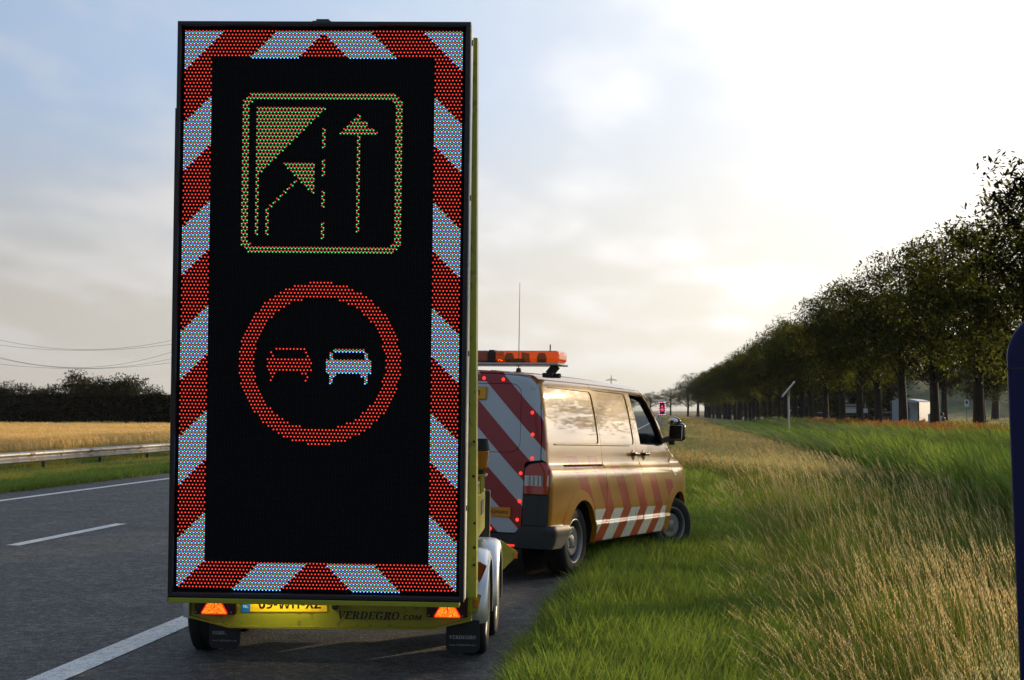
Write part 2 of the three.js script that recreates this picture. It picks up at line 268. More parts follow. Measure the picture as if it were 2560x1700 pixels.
{ // embankment behind the rest area
  const p = [], idx = []; const N = 60;
  for (let i = 0; i <= N; i++) { const tx = lerp(0.10, 0.60, i / N), hh = 9 * sstep(0.16, 0.30, tx) * (0.85 + 0.3 * vnoise(tx * 30, 1)); for (let j = 0; j <= 8; j++) { const d = 205 + j * 9, [x, z] = atView(tx, d), y = hh * sstep(0, 1, j / 6) * (1 + 0.1 * vnoise(i * 0.7, j)); p.push(x, y - 0.2, z); } }
  for (let i = 0; i < N; i++) for (let j = 0; j < 8; j++) { const a = i * 9 + j, b = a + 1, c = a + 9, d = c + 1; idx.push(a, b, c, b, d, c); }
  const g = new THREE.BufferGeometry(); g.setAttribute('position', new THREE.Float32BufferAttribute(p, 3)); g.setAttribute('uv', new THREE.Float32BufferAttribute(p.flatMap((_, i) => i % 3 === 0 ? [p[i], p[i + 2]] : []), 2)); g.setIndex(idx); g.computeVertexNormals();
  const t = dataTex(256, (u, v) => { const k = 0.5 + 0.9 * fbm(u * 12, v * 12, 5, 12); return [0.27 * k, 0.31 * k, 0.16 * k]; }, true); t.repeat.set(0.05, 0.05);
  structure('embankment', g, mat(0xffffff, 1, { map: t }), 'grassy embankment behind the rest area');
}
// ------------------------------------------------------------------ grass
const grassMat = phys(0xffffff, 1.0, { vertexColors: true, transmission: 0.5, thickness: 0, side: THREE.DoubleSide, specularIntensity: 0.3 });
class Tuft {
  constructor() { this.p = []; this.c = []; this.i = []; }
  // a ribbon that bends from the root along direction a, leaning
  blade(x, z, h, w, a, bend, c0, c1, seg = 3, tipw = 0.05) {
    const face = a + 1.57 + (this.tw || 0), k0 = this.p.length / 3;
    for (let s = 0; s <= seg; s++) {
      const t = s / seg, off = bend * h * t * t, y = h * (t - 0.25 * Math.abs(bend) * t * t), ww = w * (s === seg ? tipw : 1 - 0.5 * t * t) / 2, cx = x + Math.cos(a) * off, cz = z + Math.sin(a) * off;
      this.p.push(cx - Math.cos(face) * ww, y, cz - Math.sin(face) * ww, cx + Math.cos(face) * ww, y, cz + Math.sin(face) * ww);
      for (let e = 0; e < 2; e++) this.c.push(lerp(c0[0], c1[0], t), lerp(c0[1], c1[1], t), lerp(c0[2], c1[2], t));
      if (s) { const q = k0 + s * 2; this.i.push(q - 2, q - 1, q, q - 1, q + 1, q); }
    }
  }
  // a seed head: crossed spindles along the stalk's tip
  head(x, z, h, a, bend, len, w, col, R, n = 10) {
    for (let k = 0; k < n; k++) {
      const t = 1 - len * k / n / h, off = bend * h * t * t, y = h * (t - 0.25 * Math.abs(bend) * t * t), cx = x + Math.cos(a) * off, cz = z + Math.sin(a) * off, f = R() * 6.283, ww = w * (0.35 + 0.65 * Math.sin(Math.PI * (0.12 + 0.85 * k / n))) * (0.7 + 0.6 * R()), q = this.p.length / 3;
      const dx = Math.cos(f) * ww, dz = Math.sin(f) * ww, sl = len / n * 1.5;
      this.p.push(cx, y - sl * 0.4, cz, cx + dx, y + sl * 0.5, cz + dz, cx + dx * 0.25, y + sl * 1.2, cz + dz * 0.25);
      const c = green(R, col, 0.2); for (let e = 0; e < 3; e++) this.c.push(...c); this.i.push(q, q + 1, q + 2);
    }
  }
  build() { const g = new THREE.BufferGeometry(); g.setAttribute('position', new THREE.Float32BufferAttribute(this.p, 3)); g.setAttribute('color', new THREE.Float32BufferAttribute(this.c, 3)); g.setAttribute('uv', new THREE.Float32BufferAttribute(new Float32Array(this.p.length / 3 * 2), 2)); g.setIndex(this.i); g.computeVertexNormals(); return g; }
}
function lawnTuft(seed, n = 26, r = 0.10, h0 = 0.10, h1 = 0.22) {
  const R = rng(seed), t = new Tuft();
  for (let k = 0; k < n; k++) { const a = R() * 6.283, q = r * Math.sqrt(R()), dry = R() < 0.06, c = dry ? [0.30, 0.22, 0.09] : green(R, [0.185, 0.275, 0.036], 0.3); t.tw = (R() - 0.5) * 2; t.blade(Math.cos(a) * q, Math.sin(a) * q, lerp(h0, h1, R()), 0.0075 + 0.0045 * R(), R() * 6.283, 0.2 + 0.6 * R(), c, c, 3); }
  return t.build();
}
const WIND = Math.PI;                                            // stalks lean to the left
function meadowTuft(seed, n = 20, stalks = 2, o = {}) {
  const { h0 = 0.18, h1 = 0.46, s0 = 0.5, s1 = 0.88, r = 0.13, gold = [0.62, 0.50, 0.26] } = o, R = rng(seed), t = new Tuft();
  for (let k = 0; k < n; k++) { const a = R() * 6.283, q = r * Math.sqrt(R()), f = R(), c = f < 0.12 ? green(R, [0.36, 0.30, 0.12], 0.25) : green(R, [0.19, 0.25, 0.032], 0.35); t.tw = (R() - 0.5) * 2; t.blade(Math.cos(a) * q, Math.sin(a) * q, lerp(h0, h1, R()), 0.005 + 0.003 * R(), WIND + (R() - 0.5) * 3.4, 0.1 + 0.6 * R(), green(R, [0.17, 0.23, 0.03], 0.2), c, 4); }
  for (let k = 0; k < stalks; k++) {
    const a = R() * 6.283, q = r * Math.sqrt(R()), h = lerp(s0, s1, R()), wa = WIND + (R() - 0.5) * 2.2, b = 0.03 + 0.34 * R(), c = green(R, gold, 0.25), x = Math.cos(a) * q, z = Math.sin(a) * q; t.tw = R();
    t.blade(x, z, h, 0.0028, wa, b, [0.22, 0.22, 0.06], c, 5, 0.6); t.head(x, z, h, wa, b, 0.10 + 0.12 * R(), (o.hw || 0.0055) * (0.8 + 0.7 * R()), c, R, 20);
  }
  return t.build();
}
function reedTuft(seed, n = 11) {
  const R = rng(seed), t = new Tuft();
  for (let k = 0; k < n; k++) { const a = R() * 6.283, q = 0.22 * Math.sqrt(R()), x = Math.cos(a) * q, z = Math.sin(a) * q, c = green(R, [0.22, 0.32, 0.045], 0.3); t.tw = (R() - 0.5) * 2.2; t.blade(x, z, 0.9 + 0.75 * R(), 0.022 + 0.014 * R(), WIND + (R() - 0.5) * 2.6, 0.12 + 0.5 * R(), c, c, 5); }
  return t.build();
}
function rustTuft(seed) {
  const R = rng(seed), t = new Tuft();
  for (let k = 0; k < 6; k++) { const a = R() * 6.283, q = 0.2 * Math.sqrt(R()), x = Math.cos(a) * q, z = Math.sin(a) * q, h = 0.55 + 0.4 * R(), b = 0.1 * R(), c = green(R, [0.34, 0.165, 0.048], 0.3); t.tw = 0; t.blade(x, z, h, 0.012, R() * 6, b, [0.22, 0.15, 0.05], c, 3, 0.6); t.head(x, z, h, 0, b, 0.38, 0.045, c, R, 20); }
  for (let k = 0; k < 8; k++) { const a = R() * 6.283; t.blade(Math.cos(a) * 0.15, Math.sin(a) * 0.15, 0.25 + 0.3 * R(), 0.03, a, 0.5, [0.09, 0.13, 0.025], green(R, [0.09, 0.13, 0.025], 0.3), 3); }
  return t.build();
}
// scatter tufts over a strip; density falls and tufts grow with distance so that cover stays even
function scatter(name, label, geos, seed, place, count, tint) {
  const R = rng(seed), M = new THREE.Matrix4(), Q = new THREE.Quaternion(), E = new THREE.Euler(), P = new THREE.Vector3(), S = new THREE.Vector3(), col = new THREE.Color();
  const lists = geos.map(() => []);
  for (let k = 0; k < count; k++) { const s = place(R); if (s) lists[Math.floor(R() * geos.length)].push(s); }
  geos.forEach((g, gi) => {
    const list = lists[gi]; if (!list.length) return;
    const o = new THREE.InstancedMesh(g, grassMat, list.length); o.name = numbered(name); o.userData = { kind: 'stuff', label, category: 'grass' }; o.castShadow = o.receiveShadow = true;
    list.forEach(([x, z, s, sy], i) => { E.set((R() - 0.5) * 0.15, (R() - 0.5) * (name === 'lawn_grass' ? 6.28 : 1.6), (R() - 0.5) * 0.15); Q.setFromEuler(E); P.set(x, groundY(x, z) - 0.02, z); S.set(s, sy, s); o.setMatrixAt(i, M.compose(P, Q, S)); const [r, gg, b] = tint(x, z, R); o.setColorAt(i, col.setRGB(r, gg, b)); });
    scene.add(o);
  });
}
// depth drawn so that the screen is covered evenly: dense near, sparse far
const zNear = (R, a, b, p = 1) => -1 / lerp(1 / b, 1 / a, Math.pow(R(), p));
const growth = d => Math.max(1, d / 16);
const tallEdge = z => 0.36 + 0.28 * (fbm(z * 0.5 + 20, 8, 3) - 0.5) + Math.max(0, -z - 24) * 0.004;
scatter('lawn_grass', 'short bright green grass between the shoulder and the tall grass', [lawnTuft(1), lawnTuft(2), lawnTuft(3, 26, 0.1, 0.13, 0.29)], 101, R => {
  const z = zNear(R, 5.6, 70), e = tallEdge(z), x = lerp(-0.95 + 0.10 * (fbm(z * 0.9 + 40, 3, 3) - 0.5) * 2, e + 0.35, Math.pow(R(), 0.95)) + bendX(z), g = growth(-z);
  const n = 0.75 + 0.55 * fbm(x * 1.7 + 9, z * 1.7, 3), edge = lerp(0.55, 1, sstep(-0.98, -0.7, x - bendX(z)));
  return [x, z, g, Math.min(1.5, Math.sqrt(g)) * n * edge];
}, 15000, (x, z, R) => { const k = 0.75 + 0.5 * fbm(x * 0.9 + 3, z * 0.9 + 70, 3); return [k * (0.9 + 0.25 * R()), k, k]; });
scatter('meadow_grass', 'tall golden meadow grass with seed heads right of the lawn strip', [meadowTuft(11, 26, 0), meadowTuft(12, 26, 1), meadowTuft(13, 28, 0), meadowTuft(14, 22, 2), meadowTuft(16, 26, 0)], 102, R => {
  const z = zNear(R, 4.6, 60), e = tallEdge(z), x = lerp(e, 6.4, R()) + bendX(z), g = growth(-z);
  if (x > 5.2 && R() < (x - 5.2) / 1.4) return null;
  const n = (0.72 + 0.5 * fbm(x * 0.8 + 30, z * 0.8 + 11, 3)) * lerp(0.40, 1, sstep(0, 1.6, x - bendX(z) - e));
  return [x, z, g, n * Math.min(1.25, Math.sqrt(g))];
}, 17000, (x, z, R) => { const f = fbm(x * 0.6 + 5, z * 0.35 + 7, 3), k = 0.8 + 0.4 * R(); return [k * lerp(0.85, 1.2, f), k, k * 0.9]; });
scatter('meadow_grass_far', 'golden meadow grass farther along the verge', [meadowTuft(15, 18, 4, { hw: 0.010, s0: 0.5, s1: 0.75, gold: [0.58, 0.46, 0.24] }), meadowTuft(17, 22, 2, { hw: 0.010, s0: 0.5, s1: 0.75, gold: [0.55, 0.42, 0.20] })], 103, R => {
  const z = zNear(R, 34, 330), x = lerp(-0.7, 3.4 + 2 * R(), R()) + bendX(z), g = Math.max(1.2, -z / 22); return [x, z, g, Math.min(1.25, 0.9 + 0.2 * R())];
}, 6500, (x, z, R) => { const k = 0.75 + 0.4 * R(); const f = fbm(x * 0.5 + 40, z * 0.12, 3); return [k * lerp(0.8, 1.12, f), k * 1.02, k * 0.85]; });
scatter('reed_bed', 'tall green reeds growing along the ditch', [reedTuft(21), reedTuft(22), reedTuft(23)], 104, R => {
  const z = zNear(R, 12, 150), x = lerp(4.9, 10.8, R()) + bendX(z), g = Math.max(1, -z / 26); if (x < 6 && R() < (6 - x) / 1.3) return null;
  return [x, z, g, (0.88 + 0.3 * fbm(x * 0.7, z * 0.4 + 60, 3)) * lerp(1.02, 0.86, sstep(20, 90, -z))];
}, 11000, (x, z, R) => { const k = 0.75 + 0.5 * fbm(x * 0.5 + 80, z * 0.3, 2) + 0.2 * (R() - 0.5); return [k * (0.85 + 0.35 * R()), k, k]; });
scatter('rust_dock_plants', 'rust coloured seeding dock plants in front of the avenue trunks', [rustTuft(31), rustTuft(32)], 105, R => {
  const z = zNear(R, 34, 160), x = 12.2 + 3.0 * R() - 0.012 * -z, g = Math.max(1, -z / 45); return [x, z, g, 0.9 + 0.35 * R()];
}, 3600, (x, z, R) => { const k = 0.75 + 0.5 * R(); return [k, k * (0.85 + 0.3 * R()), k]; });
scatter('rest_area_grass', 'dry yellow green grass of the rest area under the trees', [meadowTuft(41, 22, 3, { s0: 0.4, s1: 0.6 })], 106, R => {
  const z = zNear(R, 60, 230), x = 15 + 45 * R(), g = Math.max(1.5, -z / 28); return [x, z, g, 0.8 + 0.4 * R()];
}, 5000, (x, z, R) => { const k = 0.8 + 0.4 * R(); return [k, k, k * 0.8]; });
scatter('field_grass', 'tall golden grass of the field behind the guard rail', [meadowTuft(51, 12, 9, { hw: 0.012, h0: 0.3, h1: 0.5, s0: 0.55, s1: 0.8, gold: [0.72, 0.52, 0.24] }), meadowTuft(52, 12, 9, { hw: 0.012, h0: 0.3, h1: 0.5, s0: 0.5, s1: 0.78, gold: [0.75, 0.54, 0.26] })], 107, R => {
  const d = 1 / lerp(1 / 110, 1 / 36, R()), tx = lerp(-0.40, -0.17, R()), [x, z] = atView(tx, d); if (x > -19.6) return null; const g = Math.max(1, d / 26); return [x, z, g, 0.92 + 0.3 * fbm(x * 0.2, z * 0.2, 2)];
}, 12000, (x, z, R) => { const k = 0.8 + 0.4 * R(); return [k, k, k * 0.9]; });
scatter('median_grass', 'mown green grass strip beside the far edge of the road', [lawnTuft(4, 26, 0.13, 0.08, 0.2), lawnTuft(5, 22, 0.13, 0.12, 0.26)], 108, R => {
  const z = zNear(R, 20, 75), x = -11.55 - 9 * Math.pow(R(), 1.5), g = Math.max(1, -z / 18); return [x, z, g, (x < -18.3 ? 1.4 : x < -15.5 ? 0.5 : 0.85) * (0.7 + 0.6 * fbm(x, z * 0.6, 3))];
}, 9000, (x, z, R) => { const dry = x < -13.0 ? sstep(0.38, 0.6, fbm(x * 0.9, z * 0.35 + 5, 3)) : 0.12, k = 0.8 + 0.3 * R(); return [k * lerp(0.9, 2.6, dry), k * lerp(1, 1.5, dry), k * lerp(1, 1.6, dry)]; });

// two weeds that stand out in the short grass near the camera
function weed(x, z, label, col, n, h, w, seed) {
  const R = rng(seed), t = thing('broadleaf_weed', label, 'weed'); t.position.set(x, groundY(x, z) - 0.01, z);
  put(t, 'stem', taperTube([[0, -0.02, 0], [0.004, h * 0.5, 0.004], [-0.01, h * 0.95, 0]], [0.004, 0.003, 0.0015], 6), mat(C(col[0] * 0.8, col[1] * 0.8, col[2]), 0.8));
  for (let k = 0; k < n; k++) { const tf = new Tuft(), a = k * 2.4 + R() * 0.5, c = green(R, col, 0.2); tf.tw = 0; tf.blade(0, 0, h * (0.55 + 0.4 * R()), w * (0.8 + 0.5 * R()), a, 0.8 + 0.5 * R(), c, c, 5); const g = tf.build(); g.translate(0, h * 0.55 * k / n, 0); put(t, 'leaf', g, grassMat); }
}
weed(0.17, -9.3, 'small green weed with pointed leaves in the short grass', [0.17, 0.25, 0.04], 11, 0.24, 0.026, 91);
weed(-0.36, -8.9, 'pale grey green weed low in the short grass', [0.22, 0.28, 0.19], 16, 0.17, 0.014, 92);
// ------------------------------------------------------------------ guard rail at the left
const rustTex = dataTex(256, (u, v) => { const a = fbm(u * 6, v * 6, 5, 6), b = fbm(u * 20 + 5, v * 5, 4, 5), k = 0.50 + 0.26 * (b - 0.5); const r = sstep(0.58, 0.70, a); return [lerp(k, 0.36, r), lerp(k, 0.24, r), lerp(k * 1.01, 0.16, r)]; }, true); rustTex.repeat.set(0.25, 0.8);
const galv = mat(0xffffff, 0.5, { map: rustTex, metalness: 0.35 });
const postSteel = mat(C(0.10, 0.09, 0.08), 0.7, { metalness: 0.3 });
{
  const prof = [[0.005, 0.155], [0.03, 0.15], [0.078, 0.115], [0.082, 0.075], [0.03, 0.035], [0.004, 0.01], [0.004, -0.01], [0.03, -0.035], [0.082, -0.075], [0.078, -0.115], [0.03, -0.15], [0.005, -0.155]];
  const g = thing('guard_rail', 'galvanised double wave guard rail on short posts beside the field', 'guard rail');
  const X = -18, top = 0.52, gy = -0.12;
  g.position.set(X, gy, 0);
  const wave = (len, d) => { const inner = prof.map(([a, b]) => [a + d, b]), outer = prof.map(([a, b]) => [a + d + 0.004, b]).reverse(); return prism([...inner, ...outer], len); };
  const beamG = wave(4.0, 0.06), lapG = wave(0.30, 0.066), bolt = new THREE.CylinderGeometry(0.018, 0.018, 0.02, 8).rotateZ(Math.PI / 2);
  const postG = merge([boxAt(-0.055, -0.045, -0.3, 0.49, -0.03, 0.03), boxAt(-0.045, 0.02, -0.3, 0.49, -0.03, -0.022), boxAt(0.02, 0.06, 0.30, 0.48, -0.05, 0.05)]);
  for (let k = 0; k < 15; k++) {
    const z = -26.1 - 4 * k, b = put(g, 'rail_beam', beamG, galv); b.position.set(0, top - 0.155, z);
    const l = put(g, 'lap_joint', lapG, mat(C(0.24, 0.19, 0.15), 0.7, { metalness: 0.3 })); l.position.set(0, top - 0.155, z + 0.15);
    for (const [y, dz] of [[0.075, -0.08], [-0.075, -0.08], [0.075, 0.08], [-0.075, 0.08], [0, -2]]) { const q = put(g, 'bolt', bolt, postSteel); q.position.set(y ? 0.152 : 0.075, top - 0.155 + y, z + dz); }
    const p = put(g, 'post', postG, postSteel); p.position.set(0, 0, z - 1.0);
  }
}
// ------------------------------------------------------------------ power line
const wireMat = mat(C(0.10, 0.10, 0.11), 0.6), pylonMat = mat(C(0.20, 0.21, 0.22), 0.6, { metalness: 0.3 });
function pylon(tx, d, h, label, turn = 0, thick = 1) {
  const [x, z] = atView(tx, d), t = thing('power_pylon', label, 'pylon', 'lattice power pylons'); t.position.set(x, 0, z); t.rotation.y = turn; const gs = [], n = 9, r = 0.12 * thick;
  const half = y => lerp(3.6, 0.7, Math.min(1, y / (h * 0.78)));
  for (const [sx, sz] of [[1, 1], [1, -1], [-1, 1], [-1, -1]]) { gs.push(bar([sx * 3.6, -0.3, sz * 3.6], [sx * 0.7, h * 0.78, sz * 0.7], r, 5)); gs.push(bar([sx * 0.7, h * 0.78, sz * 0.7], [0, h, 0], r, 5)); }
  for (let k = 0; k < n; k++) { const y0 = h * 0.78 * k / n, y1 = h * 0.78 * (k + 1) / n, a = half(y0), b = half(y1); for (const s of [1, -1]) { gs.push(bar([-a, y0, s * a], [b, y1, s * b], r * 0.6, 4), bar([a, y0, s * a], [-b, y1, s * b], r * 0.6, 4), bar([s * a, y0, -a], [s * b, y1, b], r * 0.6, 4), bar([s * a, y0, a], [s * b, y1, -b], r * 0.6, 4)); } }
  put(t, 'lattice_mast', merge(gs), pylonMat);
  for (const [y, w] of [[h * 0.70, 8.5], [h * 0.86, 6.5]]) for (const s of [1, -1]) put(t, 'cross_arm', merge([bar([0, y, 0.6], [s * w, y, 0], r, 5), bar([0, y, -0.6], [s * w, y, 0], r, 5), bar([0, y + 1.6, 0], [s * w, y, 0], r, 5), bar([s * w, y, 0], [s * w, y - 1.6, 0], r * 0.7, 5)]), pylonMat);
  return t;
}
pylon(-0.47, 450, 44, 'steel lattice power pylon left of the picture', 1.5);
pylon(-0.138, 450, 44, 'steel lattice power pylon hidden behind the big sign', 1.5);
pylon(0.0689, 1750, 45, 'tiny distant lattice pylon above the van roof', 0.1, 2.6);
{ // sagging wires of the left span
  const at = (px, py, d) => { const tx = (px - 1280) / 3600; const [x, z] = atView(tx, d); return [x, 1.52 + (1027 - py) / 3600 * d, z]; };
  const spans = [[215, 874, 440, 23, 'upper power wire in front'], [205, 876, 460, 14, 'upper power wire behind'], [190, 919, 440, 31, 'lower power wire with the deepest sag'], [215, 921, 450, 24, 'lower middle power wire'], [200, 922, 460, 13, 'lowest flat power wire']];
  for (const [cx, cy, d, rise, label] of spans) { const pts = []; for (let k = -12; k <= 12; k++) { const px = cx + k * 50; pts.push(new THREE.Vector3(...at(px, cy - rise * (k * 50 / 212) ** 2, d))); } single('power_wire', new THREE.TubeGeometry(new THREE.CatmullRomCurve3(pts), 60, 0.045, 4), wireMat, `thin ${label} over the hedge at the left`, 'wire', 'sagging power wires'); }
}
// ------------------------------------------------------------------ rest area things behind the avenue
const white = mat(C(0.72, 0.73, 0.74), 0.45), darkM = mat(C(0.02, 0.02, 0.022), 0.6), rubber = mat(C(0.016, 0.016, 0.017), 0.85), grey = mat(C(0.30, 0.31, 0.32), 0.6), steel = mat(C(0.55, 0.56, 0.58), 0.35, { metalness: 0.8 });
function faceTo(g, tx, d, dy = 0) { const [x, z] = atView(tx, d); g.position.set(x, groundY(x, z) + dy, z); g.rotation.y = Math.atan2(-x, -z); return g; }
const simpleWheel = (r, w) => merge([new THREE.CylinderGeometry(r, r, w, 20).rotateZ(Math.PI / 2), new THREE.TorusGeometry(r * 0.92, r * 0.09, 6, 20).rotateY(Math.PI / 2).translate(w / 2, 0, 0)]);
{
  const t = faceTo(thing('flatbed_truck', 'flatbed truck with white tailboard parked behind the avenue trunks', 'truck'), 0.2375, 150);
  put(t, 'tailboard', boxAt(-1.35, 1.35, 1.35, 1.80, -0.08, 0, 0.02), white); put(t, 'flatbed', boxAt(-1.35, 1.35, 1.05, 1.33, -6, 0, 0.02), darkM);
  put(t, 'side_board', boxAt(-1.35, -1.29, 1.34, 1.75, -5.9, -0.1), grey); put(t, 'side_board', boxAt(1.29, 1.35, 1.34, 1.75, -5.9, -0.1), grey);
  put(t, 'load_rack', merge([bar([-1.0, 1.8, -0.6], [-1.0, 2.35, -0.6], 0.05), bar([1.0, 1.8, -0.6], [1.0, 2.35, -0.6], 0.05), bar([-1.2, 2.35, -0.6], [1.1, 2.35, -0.6], 0.06), bar([-1.0, 2.05, -0.6], [1.0, 2.05, -0.6], 0.04)]), darkM);
  put(t, 'cab', new RoundedBoxGeometry(2.4, 2.5, 1.7, 3, 0.15).translate(0, 2.2, -7), mat(C(0.5, 0.47, 0.42), 0.5)); put(t, 'rear_window', boxAt(-0.6, 0.6, 2.4, 2.9, -6.16, -6.14), darkM);
  for (const s of [1, -1]) { put(t, 'wheel', simpleWheel(0.5, 0.3), rubber).position.set(s * 1.05, 0.5, -1.2); put(t, 'wheel', simpleWheel(0.5, 0.3), rubber).position.set(s * 1.05, 0.5, -7); put(t, 'tail_lamp', boxAt(s * 1.0 - 0.15, s * 1.0 + 0.15, 0.9, 1.03, -0.05, 0.02), mat(C(0.3, 0.01, 0.01), 0.4)); }
  put(t, 'bumper', boxAt(-1.2, 1.2, 0.55, 0.72, -0.3, -0.2), darkM); put(t, 'beacon', new THREE.CylinderGeometry(0.12, 0.12, 0.25, 12).translate(0.2, 3.6, -7), mat(C(0.7, 0.12, 0.02), 0.4));
}
{
  const t = faceTo(thing('site_cabin', 'white panelled site cabin with arched roof and open awning flap', 'cabin'), 0.2725, 152);
  t.rotation.y += -0.25;
  const arc = []; for (let k = 0; k <= 12; k++) { const u = k / 12; arc.push([lerp(1.5, -1.5, u), 2.45 + 0.28 * Math.sin(Math.PI * u)]); }
  put(t, 'end_wall', prism([[-1.5, 0.45], [1.5, 0.45], ...arc], 0.05), mat(C(0.55, 0.60, 0.66), 0.5));
  put(t, 'side_wall', boxAt(-1.5, -1.45, 0.45, 2.45, -5, -0.06), mat(C(0.10, 0.11, 0.12), 0.6)); put(t, 'side_wall', boxAt(1.45, 1.5, 0.45, 2.45, -5, -0.06), white); put(t, 'floor', boxAt(-1.5, 1.5, 0.38, 0.44, -5, 0), darkM);
  const rg = arc.map(p => [p[0] * 1.03, p[1] + 0.06]); put(t, 'roof', prism([...rg, ...arc.slice().reverse().map(p => [p[0], p[1] + 0.005])], 5.1).translate(0, 0, 0.05), white);
  for (const x of [-1.42, -0.42, 0.42, 1.42]) put(t, 'dark_seam', boxAt(x - 0.06, x + 0.06, 0.46, 2.46, 0.003, 0.03), darkM);
  put(t, 'awning', boxAt(0.6, 3.4, 2.42, 2.47, 0.1, 1.4), white); for (const [x, y] of [[0.7, 0.9], [3.3, 0.9]]) put(t, 'awning_strut', bar([x, y, 0.05], [x, 2.42, 1.3], 0.035), steel);
  for (const s of [1, -1]) put(t, 'wheel', simpleWheel(0.35, 0.2), rubber).position.set(s * 1.3, 0.35, -2.6);
}
for (const [tx, d, w, h, dp, label] of [[0.2905, 140, 0.55, 1.15, 0.6, 'pale grey utility cabinet right of the white cabin, the taller one'], [0.2965, 139, 0.42, 0.95, 0.5, 'pale grey utility cabinet right of the white cabin, the shorter one']]) {
  const t = faceTo(thing('utility_cabinet', label, 'cabinet', 'utility cabinets by the cabin'), tx, d); put(t, 'body', boxAt(-w / 2, w / 2, 0.05, h, -dp, 0, 0.03), mat(C(0.42, 0.46, 0.5), 0.6)); put(t, 'lid', boxAt(-w / 2 - 0.03, w / 2 + 0.03, h, h + 0.06, -dp - 0.03, 0.03, 0.02), white); put(t, 'door_handle', boxAt(w * 0.25, w * 0.32, h * 0.5, h * 0.62, 0.004, 0.03), darkM);
}
for (const [tx, d, c, label] of [[0.2615, 155, [0.02, 0.03, 0.05], 'dark parked car left of the white cabin'], [0.2155, 165, [0.5, 0.55, 0.6], 'pale parked car left of the flatbed truck'], [0.2945, 150, [0.02, 0.03, 0.05], 'dark parked car right of the white cabin']]) {
  const t = faceTo(thing('parked_car', label, 'car', 'cars parked on the rest area'), tx, d), paint = mat(C(...c), 0.3);
  put(t, 'body', new RoundedBoxGeometry(1.7, 0.55, 4.1, 3, 0.18).translate(0, 0.6, -2), paint); put(t, 'cabin', new RoundedBoxGeometry(1.45, 0.6, 2.3, 3, 0.24).translate(0, 1.08, -1.7), darkM); put(t, 'roof', new RoundedBoxGeometry(1.3, 0.06, 1.7, 2, 0.03).translate(0, 1.39, -1.7), paint);
  for (const s of [1, -1]) { for (const z of [-0.8, -3.2]) put(t, 'wheel', simpleWheel(0.31, 0.19), rubber).position.set(s * 0.76, 0.31, z); put(t, 'tail_lamp', boxAt(s * 0.7 - 0.12, s * 0.7 + 0.12, 0.66, 0.8, 0.02, 0.06, 0.01), mat(C(0.35, 0.01, 0.01), 0.3)); }
}
{ const t = faceTo(thing('info_sign', 'small white notice sign on a thin pole before the embankment', 'sign'), 0.3155, 145); put(t, 'pole', bar([0, -0.1, 0], [0, 2.5, 0], 0.04), grey); put(t, 'panel', boxAt(-0.22, 0.22, 1.95, 2.65, 0.05, 0.07), white); put(t, 'pictogram', boxAt(-0.1, 0.1, 2.2, 2.5, 0.074, 0.08), darkM); }
{ const t = faceTo(thing('picnic_table', 'low pale picnic table on the grass right of the trunks', 'table'), 0.336, 118); put(t, 'table_top', boxAt(-1, 1, 0.72, 0.77, -0.8, 0), mat(C(0.4, 0.4, 0.38), 0.8)); for (const z of [-1.25, 0.25]) put(t, 'bench', boxAt(-1, 1, 0.42, 0.47, z, z + 0.28), mat(C(0.4, 0.4, 0.38), 0.8)); for (const s of [-0.7, 0.7]) put(t, 'trestle', merge([beam([s, 0, -1.2], [s, 0.72, -0.3], 0.06, 0.1), beam([s, 0, 0.4], [s, 0.72, -0.5], 0.06, 0.1)]), grey); }
// solar panel on a pole in the reeds
{
  const t = thing('solar_panel_pole', 'grey tilted solar panel on a slim pole rising from the reeds', 'solar panel'), [x, z] = atView((1971 - 1280) / 3600, 75); t.position.set(x, groundY(x, z), z); t.rotation.y = YAW - 0.19;
  put(t, 'pole', bar([0, -0.1, 0], [0, 2.9 - groundY(x, z) * 0, 0], 0.055, 10, 0.05), steel);
  const p = put(t, 'solar_panel', merge([boxAt(-0.51, 0.51, -0.035, 0.035, -0.5, 0.5, 0.01)]), mat(C(0.55, 0.56, 0.58), 0.4)); p.position.set(0.0, 3.25, 0); p.rotation.set(0.05, 0, 0.88);
  put(p, 'cells', boxAt(-0.49, 0.49, 0.037, 0.041, -0.47, 0.47), mat(C(0.01, 0.015, 0.04), 0.15)); put(t, 'bracket', bar([0, 2.8, 0], [0, 3.22, 0], 0.05), grey);
}
// blue post close to the camera at the right edge
{
  const t = thing('blue_post', 'dark blue post with rounded top, close by at the right edge', 'post'), W = 0.34, r = 0.145, H = 2.03;
  const [x, z] = atView((2556 - 1280) / 3600, 4.5); t.position.set(x, groundY(x, z) - 0.02, z);
  t.rotation.order = 'YXZ'; t.rotation.set(0, -0.2, 1.35 * D);
  const s = new THREE.Shape(); s.moveTo(0, 0); s.lineTo(W, 0); s.lineTo(W, H - r); s.absarc(W - r, H - r, r, 0, Math.PI / 2, false); s.lineTo(r, H); s.absarc(r, H - r, r, Math.PI / 2, Math.PI, false); s.lineTo(0, 0);
  const blue = phys(C(0.010, 0.012, 0.070), 0.45, { specularIntensity: 0.5 });
  put(t, 'post_body', new THREE.ExtrudeGeometry(s, { depth: 0.12, bevelEnabled: true, bevelSize: 0.012, bevelThickness: 0.012, bevelSegments: 3, bevelOffset: -0.012, curveSegments: 14 }).translate(0, 0, -0.12), blue);
  put(t, 'cap_seam', boxAt(-0.002, W + 0.002, H - r - 0.035, H - r - 0.030, -0.13, 0.0135), darkM);
  put(t, 'cable_tie', merge([boxAt(-0.006, W + 0.006, 0.735, 0.747, -0.14, 0.018), bar([-0.002, 0.742, 0.02], [-0.05, 0.76, 0.05], 0.003), boxAt(-0.012, 0.01, 0.732, 0.752, 0.014, 0.026)]), darkM);
}
